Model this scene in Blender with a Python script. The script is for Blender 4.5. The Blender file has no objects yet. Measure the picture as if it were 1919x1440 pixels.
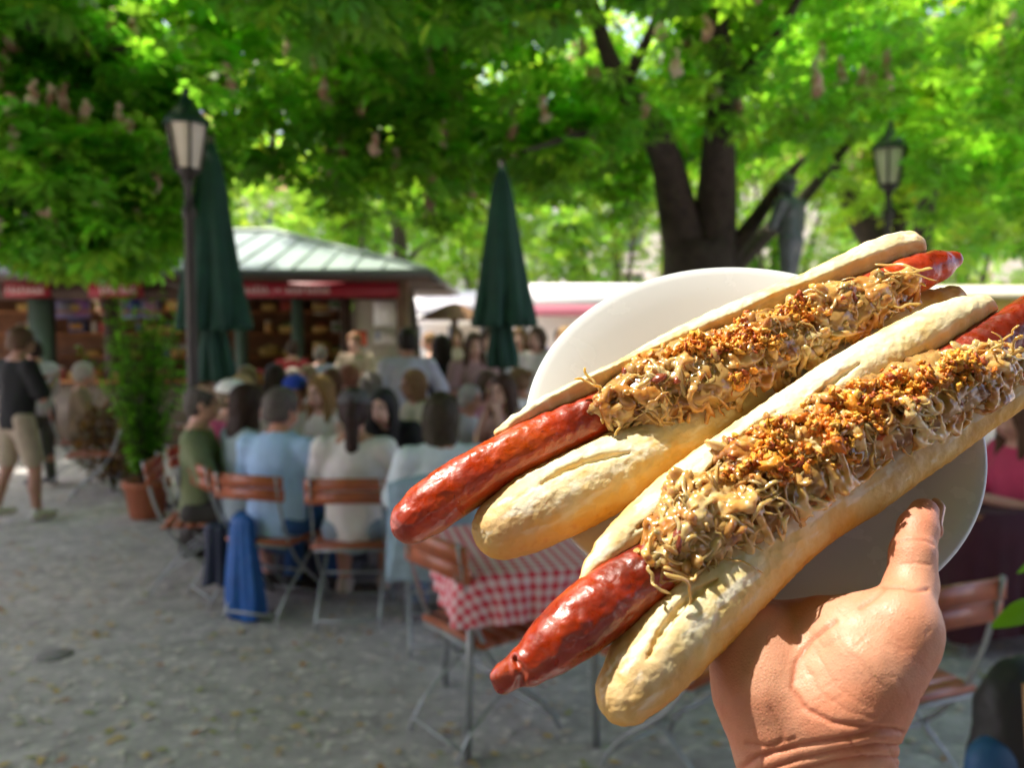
import bpy, math, random, os
import numpy as np
from mathutils import Matrix, Vector, Euler
random.seed(7)
RNG = np.random.default_rng(7)
SC = bpy.context.scene
COL = SC.collection
QUICK = os.environ.get('QK', '')
F = 1500.0
CAM_H = 1.65
PITCH = math.atan(95 / F)
# ---------------------------------------------------------------- camera
cam_d = bpy.data.cameras.new('camera')
cam = bpy.data.objects.new('camera', cam_d)
COL.objects.link(cam)
cam.location = (0, 0, CAM_H)
cam.rotation_euler = (math.pi / 2 - PITCH, 0, 0)
cam_d.sensor_width = 36
cam_d.lens = F / 1919 * 36
cam_d.clip_start = 0.02
cam_d.clip_end = 600
cam_d.dof.use_dof = True
cam_d.dof.focus_distance = 0.338
cam_d.dof.aperture_fstop = 9.2
SC.camera = cam
MC = Matrix.Translation((0, 0, CAM_H)) @ Euler((math.pi / 2 - PITCH, 0, 0)).to_matrix().to_4x4()
MCn = np.array(MC)


def W(px, py, D):
    """photo pixel at a depth -> world point"""
    return Vector(MC @ Vector(((px - 959.5) / F * D, -(py - 720) / F * D, -D)))


def GX(px, D):
    """world x of photo column px at distance D along +Y"""
    return (px - 959.5) / F * D


def GZ(py, D):
    return CAM_H - (py - 625) * D / F


# ---------------------------------------------------------------- objects
def tag(o, label=None, cat=None, group=None, kind=None):
    if label: o['label'] = label
    if cat: o['category'] = cat
    if group: o['group'] = group
    if kind: o['kind'] = kind
    return o


def empty(name, loc=(0, 0, 0), rz=0.0, label=None, cat=None, group=None):
    o = bpy.data.objects.new(name, None)
    o.empty_display_size = .1
    COL.objects.link(o)
    o.location = loc
    o.rotation_euler = (0, 0, rz)
    return tag(o, label, cat, group)


def mesh(name, V, FA, mat=None, parent=None, smooth=True, col=None, mats=None, midx=None):
    """FA: array (n,k) or list of such arrays / lists of faces"""
    V = np.asarray(V, dtype=np.float32)
    if isinstance(FA, np.ndarray): FA = [FA]
    FA = [np.asarray(f, dtype=np.int32) for f in FA if len(f)]
    nl = sum(f.size for f in FA); nf = sum(len(f) for f in FA)
    me = bpy.data.meshes.new(name)
    me.vertices.add(len(V)); me.vertices.foreach_set('co', V.ravel())
    me.loops.add(nl); me.loops.foreach_set('vertex_index', np.concatenate([f.ravel() for f in FA]))
    me.polygons.add(nf)
    tot = np.concatenate([np.full(len(f), f.shape[1], dtype=np.int32) for f in FA])
    st = np.concatenate([[0], np.cumsum(tot)[:-1]]).astype(np.int32)
    me.polygons.foreach_set('loop_start', st)
    me.polygons.foreach_set('loop_total', tot)
    if smooth: me.polygons.foreach_set('use_smooth', np.ones(nf, dtype=bool))
    for m in (mats or ([mat] if mat else [])): me.materials.append(m)
    if midx is not None: me.polygons.foreach_set('material_index', np.asarray(midx, dtype=np.int32))
    me.update(calc_edges=True)
    if col is not None:
        a = me.color_attributes.new('Col', 'FLOAT_COLOR', 'POINT')
        c = np.ones((len(V), 4), dtype=np.float32); c[:, :3] = col
        a.data.foreach_set('color', c.ravel())
    me.validate()
    o = bpy.data.objects.new(name, me)
    COL.objects.link(o)
    if parent: o.parent = parent
    return o


class MB:
    """collects boxes, tubes, lathes, quads in one mesh"""
    def __init__(s): s.V = []; s.Q = []; s.T = []; s.n = 0; s.P = []
    def add(s, V, Q=(), T=()):
        V = np.asarray(V, float)
        s.V.append(V)
        if len(Q): s.Q.append(np.asarray(Q) + s.n)
        if len(T): s.T.append(np.asarray(T) + s.n)
        s.n += len(V)
        return s
    def box(s, lo, hi, M=None):
        (a, b, c), (d, e, f) = lo, hi
        V = np.array([[a, b, c], [d, b, c], [d, e, c], [a, e, c], [a, b, f], [d, b, f], [d, e, f], [a, e, f]], float)
        if M is not None: V = V @ np.array(M)[:3, :3].T + np.array(M)[:3, 3]
        return s.add(V, [[0, 3, 2, 1], [4, 5, 6, 7], [0, 1, 5, 4], [1, 2, 6, 5], [2, 3, 7, 6], [3, 0, 4, 7]])
    def tube(s, pts, r, n=8, sq=1.0, cap=True):
        P = np.asarray(pts, float); k = len(P)
        r = np.broadcast_to(np.asarray(r, float), (k,))
        T = np.gradient(P, axis=0); T /= np.linalg.norm(T, axis=1)[:, None] + 1e-12
        up = np.array([0, 0, 1.]) if abs(T[0, 2]) < .9 else np.array([1., 0, 0])
        A = np.cross(T, up); A /= np.linalg.norm(A, axis=1)[:, None] + 1e-9
        for i in range(1, k):
            a = A[i - 1] - T[i] * (A[i - 1] @ T[i]); A[i] = a / (np.linalg.norm(a) + 1e-9)
        B = np.cross(T, A)
        th = np.arange(n) * 2 * np.pi / n
        V = P[:, None] + r[:, None, None] * (np.cos(th)[None, :, None] * A[:, None] + sq * np.sin(th)[None, :, None] * B[:, None])
        V = V.reshape(-1, 3)
        i = np.arange(k - 1)[:, None] * n; j = np.arange(n)[None]; j2 = (j + 1) % n
        Q = np.stack([i + j, i + j2, i + n + j2, i + n + j], -1).reshape(-1, 4)
        T3 = []
        if cap:
            m = len(V); V = np.vstack([V, P[0], P[-1]])
            T3 = [[m, (a + 1) % n, a] for a in range(n)] + [[m + 1, (k - 1) * n + a, (k - 1) * n + (a + 1) % n] for a in range(n)]
        return s.add(V, Q, T3)
    def lathe(s, prof, n=24, c=(0, 0, 0), fn=None, cap=True):
        prof = np.asarray(prof, float); k = len(prof)
        th = np.arange(n) * 2 * np.pi / n
        R = prof[:, 0][:, None] * np.ones(n)[None]
        if fn is not None: R = R * fn(th[None, :], prof[:, 1][:, None])
        V = np.stack([R * np.cos(th), R * np.sin(th), prof[:, 1][:, None] + 0 * R], -1).reshape(-1, 3) + np.array(c)
        i = np.arange(k - 1)[:, None] * n; j = np.arange(n)[None]; j2 = (j + 1) % n
        Q = np.stack([i + j, i + j2, i + n + j2, i + n + j], -1).reshape(-1, 4)
        return s.add(V, Q)
    def poly(s, pts):
        pts = np.asarray(pts, float)
        return s.add(pts, [[0, 1, 2, 3]]) if len(pts) == 4 else s.add(pts, T=[[0, 1, 2]])
    def build(s, name, mat, parent=None, smooth=False, col=None):
        return mesh(name, np.vstack(s.V), [np.vstack(x) for x in (s.Q, s.T) if len(x)], mat, parent, smooth, col)


# ---------------------------------------------------------------- materials
def sn(nt, typ, **kw):
    n = nt.nodes.new(typ)
    for k, v in kw.items():
        if k in n.inputs: n.inputs[k].default_value = v
        else: setattr(n, k, v)
    return n


def pm(name, base=(.5, .5, .5), rough=.6, attr=False, noise=None, bump=None, coat=0, sss=0, sssr=(.01, .005, .002),
       metal=0, trans=0, emis=None, spec=.5, fleck=None, rnoise=None, bump2=None, ior=None):
    m = bpy.data.materials.new(name); m.use_nodes = True
    nt = m.node_tree; L = nt.links; b = nt.nodes['Principled BSDF']
    b.inputs['Roughness'].default_value = rough
    b.inputs['Metallic'].default_value = metal
    b.inputs['Specular IOR Level'].default_value = spec
    b.inputs['Coat Weight'].default_value = coat
    b.inputs['Coat Roughness'].default_value = .08
    b.inputs['Transmission Weight'].default_value = trans
    if ior: b.inputs['IOR'].default_value = ior
    if sss:
        b.inputs['Subsurface Weight'].default_value = sss
        b.inputs['Subsurface Radius'].default_value = (1, 1, 1)
        b.inputs['Subsurface Radius'].default_value = tuple(x / max(sssr) for x in sssr)
        b.inputs['Subsurface Scale'].default_value = max(sssr)
    tc = sn(nt, 'ShaderNodeTexCoord')
    src = None
    if attr:
        a = sn(nt, 'ShaderNodeVertexColor'); a.layer_name = 'Col'; src = a.outputs['Color']
    else:
        a = sn(nt, 'ShaderNodeRGB'); a.outputs[0].default_value = (*base, 1); src = a.outputs[0]
    if noise:
        sc, amt = noise
        n = sn(nt, 'ShaderNodeTexNoise', Scale=sc, Detail=6.0, Roughness=.6)
        L.new(tc.outputs['Object'], n.inputs['Vector'])
        mr = sn(nt, 'ShaderNodeMapRange'); mr.inputs['From Min'].default_value = .3; mr.inputs['From Max'].default_value = .7
        mr.inputs['To Min'].default_value = 1 - amt; mr.inputs['To Max'].default_value = 1 + amt
        L.new(n.outputs['Fac'], mr.inputs['Value'])
        mx = sn(nt, 'ShaderNodeVectorMath', operation='SCALE')
        L.new(src, mx.inputs[0]); L.new(mr.outputs[0], mx.inputs['Scale']); src = mx.outputs[0]
    if fleck:
        sc, thr, c2 = fleck
        n = sn(nt, 'ShaderNodeTexNoise', Scale=sc, Detail=3.0)
        L.new(tc.outputs['Object'], n.inputs['Vector'])
        mr = sn(nt, 'ShaderNodeMapRange'); mr.inputs['From Min'].default_value = thr; mr.inputs['From Max'].default_value = thr + .06
        L.new(n.outputs['Fac'], mr.inputs['Value'])
        mx = sn(nt, 'ShaderNodeMix', data_type='RGBA'); L.new(mr.outputs[0], mx.inputs['Factor'])
        L.new(src, mx.inputs['A']); mx.inputs['B'].default_value = (*c2, 1); src = mx.outputs['Result']
    L.new(src, b.inputs['Base Color'])
    if rnoise:
        sc, lo, hi = rnoise
        n = sn(nt, 'ShaderNodeTexNoise', Scale=sc, Detail=4.0); L.new(tc.outputs['Object'], n.inputs['Vector'])
        mr = sn(nt, 'ShaderNodeMapRange'); mr.inputs['From Min'].default_value = .35; mr.inputs['From Max'].default_value = .65
        mr.inputs['To Min'].default_value = lo; mr.inputs['To Max'].default_value = hi
        L.new(n.outputs['Fac'], mr.inputs['Value']); L.new(mr.outputs[0], b.inputs['Roughness'])
    prev = None
    for bb in (bump, bump2):
        if not bb: continue
        sc, strg, dist = bb[:3]
        if len(bb) > 3 and bb[3] == 'voronoi':
            n = sn(nt, 'ShaderNodeTexVoronoi', Scale=sc, feature='DISTANCE_TO_EDGE'); out = n.outputs['Distance']
        else:
            n = sn(nt, 'ShaderNodeTexNoise', Scale=sc, Detail=5.0); out = n.outputs['Fac']
        L.new(tc.outputs['Object'], n.inputs['Vector'])
        bp = sn(nt, 'ShaderNodeBump', Strength=strg, Distance=dist)
        L.new(out, bp.inputs['Height'])
        if prev: L.new(prev, bp.inputs['Normal'])
        prev = bp.outputs['Normal']
    if prev:
        L.new(prev, b.inputs['Normal'])
    if emis:
        b.inputs['Emission Color'].default_value = (*emis[:3], 1); b.inputs['Emission Strength'].default_value = emis[3]
    return m


def leafmat(name, tr=.45):
    m = bpy.data.materials.new(name); m.use_nodes = True
    nt = m.node_tree; L = nt.links; nt.nodes.clear()
    out = sn(nt, 'ShaderNodeOutputMaterial')
    a = sn(nt, 'ShaderNodeVertexColor'); a.layer_name = 'Col'
    d = sn(nt, 'ShaderNodeBsdfPrincipled', Roughness=.42); d.inputs['Specular IOR Level'].default_value = .4
    t = sn(nt, 'ShaderNodeBsdfTranslucent')
    sc = sn(nt, 'ShaderNodeVectorMath', operation='MULTIPLY'); sc.inputs[1].default_value = (2.3, 2.05, .9)
    L.new(a.outputs['Color'], sc.inputs[0]); L.new(sc.outputs[0], t.inputs['Color'])
    L.new(a.outputs['Color'], d.inputs['Base Color'])
    mx = sn(nt, 'ShaderNodeMixShader'); mx.inputs[0].default_value = tr
    L.new(d.outputs[0], mx.inputs[1]); L.new(t.outputs[0], mx.inputs[2]); L.new(mx.outputs[0], out.inputs[0])
    return m


# ---------------------------------------------------------------- noise
def _hash(ix, iy, iz, seed):
    h = (ix.astype(np.int64) * 374761393 + iy.astype(np.int64) * 668265263 + iz.astype(np.int64) * 2147483647 + seed * 974711)
    h = (h ^ (h >> 13)) * 1274126177
    h = h ^ (h >> 16)
    return (h & 0xffff) / 65535.0


def vn(P, scale, seed=0):
    """value noise 0..1"""
    p = np.asarray(P) * scale
    i = np.floor(p).astype(np.int64); f = p - i; f = f * f * (3 - 2 * f)
    r = 0
    for dx in (0, 1):
        wx = f[..., 0] if dx else 1 - f[..., 0]
        for dy in (0, 1):
            wy = f[..., 1] if dy else 1 - f[..., 1]
            for dz in (0, 1):
                wz = f[..., 2] if dz else 1 - f[..., 2]
                r = r + wx * wy * wz * _hash(i[..., 0] + dx, i[..., 1] + dy, i[..., 2] + dz, seed)
    return r


def fbm(P, scale, seed=0, oct=4):
    r = 0; a = .5; t = 0
    for k in range(oct):
        r = r + a * vn(P, scale * 2 ** k, seed + k * 17); t += a; a *= .55
    return r / t


# ---------------------------------------------------------------- implicit surfaces
def smin(a, b, k):
    if k <= 0: return np.minimum(a, b)
    h = np.clip(.5 + .5 * (b - a) / k, 0, 1)
    return b * (1 - h) + a * h - k * h * (1 - h)


class SDF:
    def __init__(s, lo, hi, h):
        s.lo = np.array(lo, float); s.h = h
        s.n = np.maximum(((np.array(hi) - s.lo) / h).astype(int) + 2, 4)
        s.F = np.full(s.n, 10.0, dtype=np.float32)
    def sub(s, lo, hi):
        a = np.clip(((np.array(lo) - s.lo) / s.h).astype(int) - 1, 0, s.n - 1)
        b = np.clip(((np.array(hi) - s.lo) / s.h).astype(int) + 2, 1, s.n)
        if np.any(b <= a): return None, None
        g = [s.lo[i] + s.h * np.arange(a[i], b[i]) for i in range(3)]
        P = np.stack(np.meshgrid(*g, indexing='ij'), -1).astype(np.float32)
        return tuple(slice(a[i], b[i]) for i in range(3)), P
    def put(s, sl, d, k, op):
        if op == 'add': s.F[sl] = smin(s.F[sl], d, k)
        elif op == 'cut': s.F[sl] = -smin(-s.F[sl], d, k)
        elif op == 'and': s.F[sl] = -smin(-s.F[sl], -d, k)
    def cap(s, a, b, ra, rb=None, k=.0, op='add', sq=None):
        """tapered capsule; sq=(axis vector, factor): thinner along that axis"""
        a = np.array(a, float); b = np.array(b, float); rb = ra if rb is None else rb
        m = max(ra, rb) + k + 2 * s.h
        if sq is not None: m = m * 1.0 / min(1, 1) + 0
        sl, P = s.sub(np.minimum(a, b) - m, np.maximum(a, b) + m)
        if sl is None: return s
        ab = b - a; L2 = ab @ ab + 1e-12
        pa = P - a.astype(np.float32)
        t = np.clip(pa @ ab.astype(np.float32) / L2, 0, 1)
        dv = pa - t[..., None] * ab.astype(np.float32)
        if sq is not None:
            ax = np.array(sq[0], float); ax /= np.linalg.norm(ax)
            c = dv @ ax.astype(np.float32)
            d2 = (dv ** 2).sum(-1) - c ** 2 + (c / sq[1]) ** 2
            d = np.sqrt(d2)
        else: d = np.linalg.norm(dv, axis=-1)
        s.put(sl, d - (ra + t * (rb - ra)), k, op)
        return s
    def line(s, pts, rs, k=.0, op='add', sq=None):
        rs = np.broadcast_to(np.asarray(rs, float), (len(pts),))
        for i in range(len(pts) - 1):
            s.cap(pts[i], pts[i + 1], rs[i], rs[i + 1], k if i == 0 or op != 'add' else min(k, rs[i] * .6), op, sq)
        return s
    def ell(s, c, r, k=.0, op='add', R=None):
        c = np.array(c, float); r = np.array(r, float)
        m = r.max() + k + 2 * s.h
        sl, P = s.sub(c - m, c + m)
        if sl is None: return s
        q = P - c.astype(np.float32)
        if R is not None: q = q @ np.array(R, dtype=np.float32)
        q2 = q / r.astype(np.float32)
        k0 = np.linalg.norm(q2, axis=-1); k1 = np.linalg.norm(q2 / r.astype(np.float32), axis=-1) + 1e-6
        s.put(sl, k0 * (k0 - 1) / k1, k, op)
        return s
    def plane(s, p, n, op='cut'):
        """cut away the side n points to"""
        n = np.array(n, float); n /= np.linalg.norm(n)
        sl, P = s.sub(s.lo, s.lo + s.n * s.h)
        d = -((P - np.array(p, dtype=np.float32)) @ n.astype(np.float32))
        s.put(sl, d, 0, 'cut')
        return s
    def mesh(s):
        Fd = s.F
        Fd[0] = Fd[-1] = 1; Fd[:, 0] = Fd[:, -1] = 1; Fd[:, :, 0] = Fd[:, :, -1] = 1
        ins = Fd < 0
        c = ins[:-1, :-1, :-1].astype(np.int8)
        off = [(i, j, k) for i in (0, 1) for j in (0, 1) for k in (0, 1)]
        nx, ny, nz = Fd.shape
        cnt = sum(ins[i:nx - 1 + i, j:ny - 1 + j, k:nz - 1 + k].astype(np.int8) for i, j, k in off)
        act = np.argwhere((cnt > 0) & (cnt < 8))
        idx = np.full((nx - 1, ny - 1, nz - 1), -1, dtype=np.int32)
        idx[act[:, 0], act[:, 1], act[:, 2]] = np.arange(len(act))
        C = np.stack([Fd[act[:, 0] + i, act[:, 1] + j, act[:, 2] + k] for i, j, k in off], -1)
        oa = np.array(off, float); acc = np.zeros((len(act), 3)); n = np.zeros(len(act))
        for a in range(8):
            for b in range(a + 1, 8):
                if np.abs(oa[a] - oa[b]).sum() != 1: continue
                x = (C[:, a] < 0) != (C[:, b] < 0)
                t = C[:, a] / (C[:, a] - C[:, b] + 1e-20)
                p = oa[a] + t[:, None] * (oa[b] - oa[a])
                acc[x] += p[x]; n[x] += 1
        V = (act + acc / n[:, None]) * s.h + s.lo
        Q = []
        for ax in range(3):
            o1, o2 = [(1, 2), (2, 0), (0, 1)][ax]
            sl0 = [slice(None)] * 3; sl1 = [slice(None)] * 3
            sl0[ax] = slice(0, -1); sl1[ax] = slice(1, None)
            A = ins[tuple(sl0)]; B = ins[tuple(sl1)]
            e = np.argwhere(A != B)
            e = e[(e[:, o1] > 0) & (e[:, o2] > 0) & (e[:, o1] < Fd.shape[o1] - 1) & (e[:, o2] < Fd.shape[o2] - 1)]
            d1 = np.zeros(3, int); d1[o1] = 1; d2 = np.zeros(3, int); d2[o2] = 1
            g = lambda q: idx[q[:, 0], q[:, 1], q[:, 2]]
            q = np.stack([g(e - d1 - d2), g(e - d2), g(e), g(e - d1)], -1)
            fl = A[e[:, 0], e[:, 1], e[:, 2]]
            q[~fl] = q[~fl][:, ::-1]
            Q.append(q)
        Q = np.vstack(Q)
        return V, Q[(Q >= 0).all(1)]


def vnormals(V, Q):
    n = np.zeros_like(V)
    fn = np.cross(V[Q[:, 2]] - V[Q[:, 0]], V[Q[:, 3]] - V[Q[:, 1]])
    for i in range(4): np.add.at(n, Q[:, i], fn)
    return n / (np.linalg.norm(n, axis=1)[:, None] + 1e-12)


def relax(V, Q, it=2, f=.5):
    E = np.vstack([Q[:, [0, 1]], Q[:, [1, 2]], Q[:, [2, 3]], Q[:, [3, 0]]])
    for _ in range(it):
        acc = np.zeros_like(V); c = np.zeros(len(V))
        for a, b in ((0, 1), (1, 0)):
            np.add.at(acc, E[:, a], V[E[:, b]]); np.add.at(c, E[:, a], 1)
        V = V + f * (acc / np.maximum(c, 1)[:, None] - V)
    return V


def lerp(a, b, t): return a + (b - a) * t
def mixc(c1, c2, t): return np.asarray(c1) + (np.asarray(c2) - np.asarray(c1)) * np.clip(t, 0, 1)[:, None]
def sstep(a, b, x):
    t = np.clip((x - a) / (b - a), 0, 1); return t * t * (3 - 2 * t)


# ---------------------------------------------------------------- world and light
SUN = Vector((-.44, .07, .89)).normalized()
sd = bpy.data.lights.new('sun', 'SUN'); sd.energy = 2.75; sd.angle = math.radians(.6); sd.color = (1, .94, .82)
so = bpy.data.objects.new('sun', sd); COL.objects.link(so)
so.rotation_euler = (-SUN).to_track_quat('-Z', 'Y').to_euler()
so.location = (0, 0, 20)
wd = bpy.data.worlds.new('World'); SC.world = wd; wd.use_nodes = True
wt = wd.node_tree; bg = wt.nodes['Background']
sky = wt.nodes.new('ShaderNodeTexSky'); sky.sky_type = 'NISHITA'; sky.sun_disc = False
sky.sun_elevation = math.asin(SUN.z); sky.sun_rotation = math.atan2(SUN.x, SUN.y)
sky.dust_density = 2.5; sky.air_density = 1.0
tint = wt.nodes.new('ShaderNodeVectorMath'); tint.operation = 'MULTIPLY'; tint.inputs[1].default_value = (1.28, 1.03, 1.02)
wt.links.new(sky.outputs[0], tint.inputs[0]); wt.links.new(tint.outputs[0], bg.inputs[0]); bg.inputs[1].default_value = .15
SC.view_settings.view_transform = 'Standard'; SC.view_settings.look = 'None'
SC.view_settings.exposure = 1.66; SC.view_settings.gamma = 1
SC.cycles.use_denoising = True
SC.cycles.max_bounces = 10; SC.cycles.diffuse_bounces = 5; SC.cycles.transmission_bounces = 8; SC.cycles.transparent_max_bounces = 12
SC.cycles.sample_clamp_indirect = 6
# ================================================================ HERO: plate, hot dogs, hand
PC, PCY, PD, PT, PRO = 1393.0, 778.0, .36354, .67325, .17146
def plate_frame():
    v = np.array([(PC - 959.5) / F, -(PCY - 720) / F, -1.]); C = v * PD; v = v / np.linalg.norm(v)
    up = np.array([0, 1., 0]); up -= v * (up @ v); up /= np.linalg.norm(up)
    rt = np.cross(v, up); up = up * np.cos(PRO) + rt * np.sin(PRO)
    N = np.cos(PT) * -v + np.sin(PT) * up; U = np.cos(PT) * up + np.sin(PT) * v
    return C, np.cross(U, N), U, N
pC, pR, pU, pN = plate_frame()
def PLc(px, py, h):
    """photo pixel -> camera-space point at height h over the rim plane of the plate"""
    d = np.array([(px - 959.5) / F, -(py - 720) / F, -1.])
    t = ((pC + pN * h) @ pN) / (d @ pN)
    return d * t
def frame4(X, Y, Z, O):
    m = np.eye(4); m[:3, 0] = X; m[:3, 1] = Y; m[:3, 2] = Z; m[:3, 3] = O
    return Matrix((MCn @ m).tolist())
M_plate = frame4(pR, pU, pN, pC)

porc = pm('white_porcelain', (.61, .64, .67), .16, spec=.6, rnoise=(60, .12, .3), fleck=(420, .735, (.52, .49, .42)), bump=(220, .03, .0004))
prof = [(0, -.0142), (.058, -.0142), (.064, -.0138), (.070, -.0115), (.082, -.0055), (.0945, -.0008), (.0985, .0003), (.0998, -.0001), (.1, -.0009),
        (.0993, -.0020), (.0955, -.0034), (.082, -.0092), (.070, -.0150), (.062, -.0180), (.0605, -.0205), (.0575, -.0205), (.056, -.0178), (0, -.0178)]
plate = MB().lathe(prof, 160).build('plate', porc, smooth=True)
plate.matrix_world = M_plate
tag(plate, 'round white porcelain plate with two hot dogs, held up by the hand', 'plate')

bun_mat = pm('bread_crust', attr=True, rough=.62, noise=(55, .07), bump=(430, .22, .0007, 'voronoi'), bump2=(750, .35, .0006), sss=.12, sssr=(.006, .0035, .0014))
saus_mat = pm('grilled_sausage_skin', attr=True, rough=.36, coat=.42, spec=.55, noise=(140, .2), fleck=(700, .70, (.10, .012, .004)), bump=(650, .32, .0005), bump2=(200, .3, .0010), rnoise=(250, .25, .5), sss=.08, sssr=(.004, .001, .0004))
kraut_mat = pm('stewed_cabbage', attr=True, rough=.24, coat=.4, spec=.5, sss=.5, sssr=(.006, .0035, .0014), bump=(500, .25, .0006))
onion_mat = pm('fried_onion', attr=True, rough=.42, spec=.5, noise=(400, .25), bump=(900, .5, .0006), sss=.15, sssr=(.002, .001, .0004))


def resample(P, n):
    P = np.asarray(P, float); d = np.r_[0, np.cumsum(np.linalg.norm(np.diff(P[:, :3], axis=0), axis=1))]
    t = np.linspace(0, d[-1], n)
    # smooth by interpolating with catmull-like cubic through numpy
    out = np.stack([np.interp(t, d, P[:, i]) for i in range(P.shape[1])], -1)
    for _ in range(max(2, n // 12)):
        out[1:-1] = (out[:-2] + 2 * out[1:-1] + out[2:]) / 4
    return out


def hot_dog(name_label, near, far, saus, knob, heap, onions, seed, spill):
    rg = np.random.default_rng(seed)
    # local frame: A along, B towards lower right, N up
    a0 = PLc(*saus[0][:2], .02); a1 = PLc(*saus[-1][:2], .02)
    A = a1 - a0; A -= pN * (A @ pN); A /= np.linalg.norm(A)
    Bv = np.cross(pN, A)          # right-handed: A, Bv, N
    O = PLc(1393, 778, 0)
    O = a0 - pN * .02
    def loc(px, py, h):
        q = PLc(px, py, h) - O
        return np.array([q @ A, q @ Bv, q @ pN])
    def depth(px, py, h): return -PLc(px, py, h)[2]
    def chain(L):
        out = []
        for px, py, hw, h in L:
            out.append([*loc(px, py, h), hw * depth(px, py, h) / F])
        return np.array(out)
    M = frame4(A, Bv, pN, O)
    root = empty('hot_dog', label=name_label, cat='hot dog', group='two long hot dogs on the plate')
    root.matrix_world = M
    def lm(name, V, Q, mat, col, **k):
        return mesh(name, V, Q, mat, root, True, col, **k)
    nr = resample(chain(near), 26); fr = resample(chain(far), 26); sg = resample(chain(saus), 30)
    allp = np.vstack([nr, fr])
    lo = allp[:, :3].min(0) - .026; hi = allp[:, :3].max(0) + .026
    s = SDF(lo, hi, .00085)
    s.line(nr[:, :3], nr[:, 3], k=.004)
    f_ = SDF(lo, hi, .00085); f_.line(fr[:, :3], fr[:, 3], k=.003)
    # joint between the halves under the sausage
    x0 = max(nr[0, 0], fr[0, 0]) + .012; x1 = min(nr[-1, 0], fr[-1, 0]) - .006
    for x in np.linspace(x0, x1, 22):
        n_ = np.array([np.interp(x, nr[:, 0], nr[:, i]) for i in (0, 1, 2, 3)]); g_ = np.array([np.interp(x, fr[:, 0], fr[:, i]) for i in (0, 1, 2, 3)])
        z = min(n_[2] - n_[3], .0) + .0075
        f_.cap([x, n_[1] * .75 + g_[1] * .25, z], [x, n_[1] * .2 + g_[1] * .8, z + .002], .0082, .0078, k=.006)
    s.F = smin(s.F, f_.F, .0035)
    s.line(sg[:, :3], sg[:, 3] + .0004, k=.0012, op='cut')
    up = sg.copy(); up[:, 2] += sg[:, 3] * 1.5; up[:, 3] *= 1.12
    s.line(up[:, :3], up[:, 3], k=.0015, op='cut')
    # split creases on top of both halves
    for ch, sgn, ph in ((nr, 1, 0), (fr, -1, 2)):
        for q in range(3):
            if sgn > 0 and q: continue
            i0 = rg.integers(1, 3) if sgn > 0 else rg.integers(2, 15); i1 = min(25, i0 + (5 if sgn > 0 else rg.integers(7, 11)))
            pts = []
            for i in range(i0, i1):
                t_ = (i - i0) / (i1 - i0)
                ang = math.radians(70 - 50 * sgn * 0 + 26 * math.sin(i * .5 + ph + q * 2) - 12 * q)
                r = ch[i, 3] * 1.0
                pts.append([ch[i, 0], ch[i, 1] - sgn * .0 + r * math.cos(ang) * (-1 if sgn > 0 else -.6), ch[i, 2] + r * math.sin(ang)])
            if len(pts) > 2: s.line(np.array(pts), np.r_[.0004, np.full(len(pts) - 2, .0012), .0004], k=.0014, op='cut')
    V, Q = s.mesh(); V = relax(V, Q, 1, .4); Nn = vnormals(V, Q)
    str_ = V * np.array([.45, 1, 1])
    disp = (fbm(str_, 90, seed, 4) - .5) * .0011 + (fbm(V, 450, seed + 5, 3) - .5) * .0011
    V = V + Nn * disp[:, None]
    # crust colours: floury pale top, golden flank, baked base ; crumb where cut
    dn = np.min(np.stack([np.linalg.norm((V - p[:3]), axis=1) - p[3] for p in up]), 0)
    ds = np.min(np.stack([np.linalg.norm((V - p[:3]), axis=1) - p[3] for p in sg]), 0)
    crumb = sstep(.0016, .0004, np.minimum(dn, ds))
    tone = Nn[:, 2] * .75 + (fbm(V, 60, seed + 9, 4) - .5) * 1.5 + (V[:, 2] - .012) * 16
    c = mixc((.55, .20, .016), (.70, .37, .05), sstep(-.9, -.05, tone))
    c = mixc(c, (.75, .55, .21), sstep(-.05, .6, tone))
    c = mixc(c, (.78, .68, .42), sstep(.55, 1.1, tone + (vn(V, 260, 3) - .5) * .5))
    endt = np.minimum(np.abs(V[:, 0] - nr[0, 0]), np.abs(V[:, 0] - nr[-1, 0]))
    c = mixc(c, (.56, .29, .07), .6 * sstep(.030, .0, endt + (fbm(V, 120, 4, 3) - .5) * .03))
    sp = vn(V, 480, 31); c = mixc(c, (.58, .26, .05), .55 * sstep(.66, .82, sp) * sstep(.35, .0, tone))
    c = mixc(c, (.60, .32, .07), .55 * sstep(.56, .72, fbm(V * np.array([.5, 1, 1]), 48, seed + 70, 4)))
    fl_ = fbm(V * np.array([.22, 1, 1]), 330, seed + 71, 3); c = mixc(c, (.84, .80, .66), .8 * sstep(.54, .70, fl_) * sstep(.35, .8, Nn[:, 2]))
    c = mixc(c, (.66, .46, .19), crumb * .8)
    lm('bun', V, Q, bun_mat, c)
    # sausage
    s = SDF(sg[:, :3].min(0) - .02, sg[:, :3].max(0) + .02, .0008)
    s.line(sg[:, :3], sg[:, 3], k=.004)
    for px, py, r, h in knob:
        p = loc(px, py, h); r = r * depth(px, py, h) / F
        s.ell(p, (r * 1.2, r * .9, r), k=.003)
    if knob:
        p = loc(968, 1236, .029); s.line([p, loc(978, 1262, .030), loc(974, 1290, .022)], .0011, k=.0015, op='cut')
    V, Q = s.mesh(); V = relax(V, Q, 2, .5); Nn = vnormals(V, Q)
    st = V * np.array([.5, 1, 1])
    disp = (fbm(st, 70, seed + 3, 3) - .5) * .0026 + (fbm(V, 320, seed + 8, 3) - .5) * .0010 * sstep(-.2, .6, Nn[:, 2])
    V = V + Nn * disp[:, None]
    t = fbm(st, 75, seed + 21, 5) + Nn[:, 2] * .12
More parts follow.
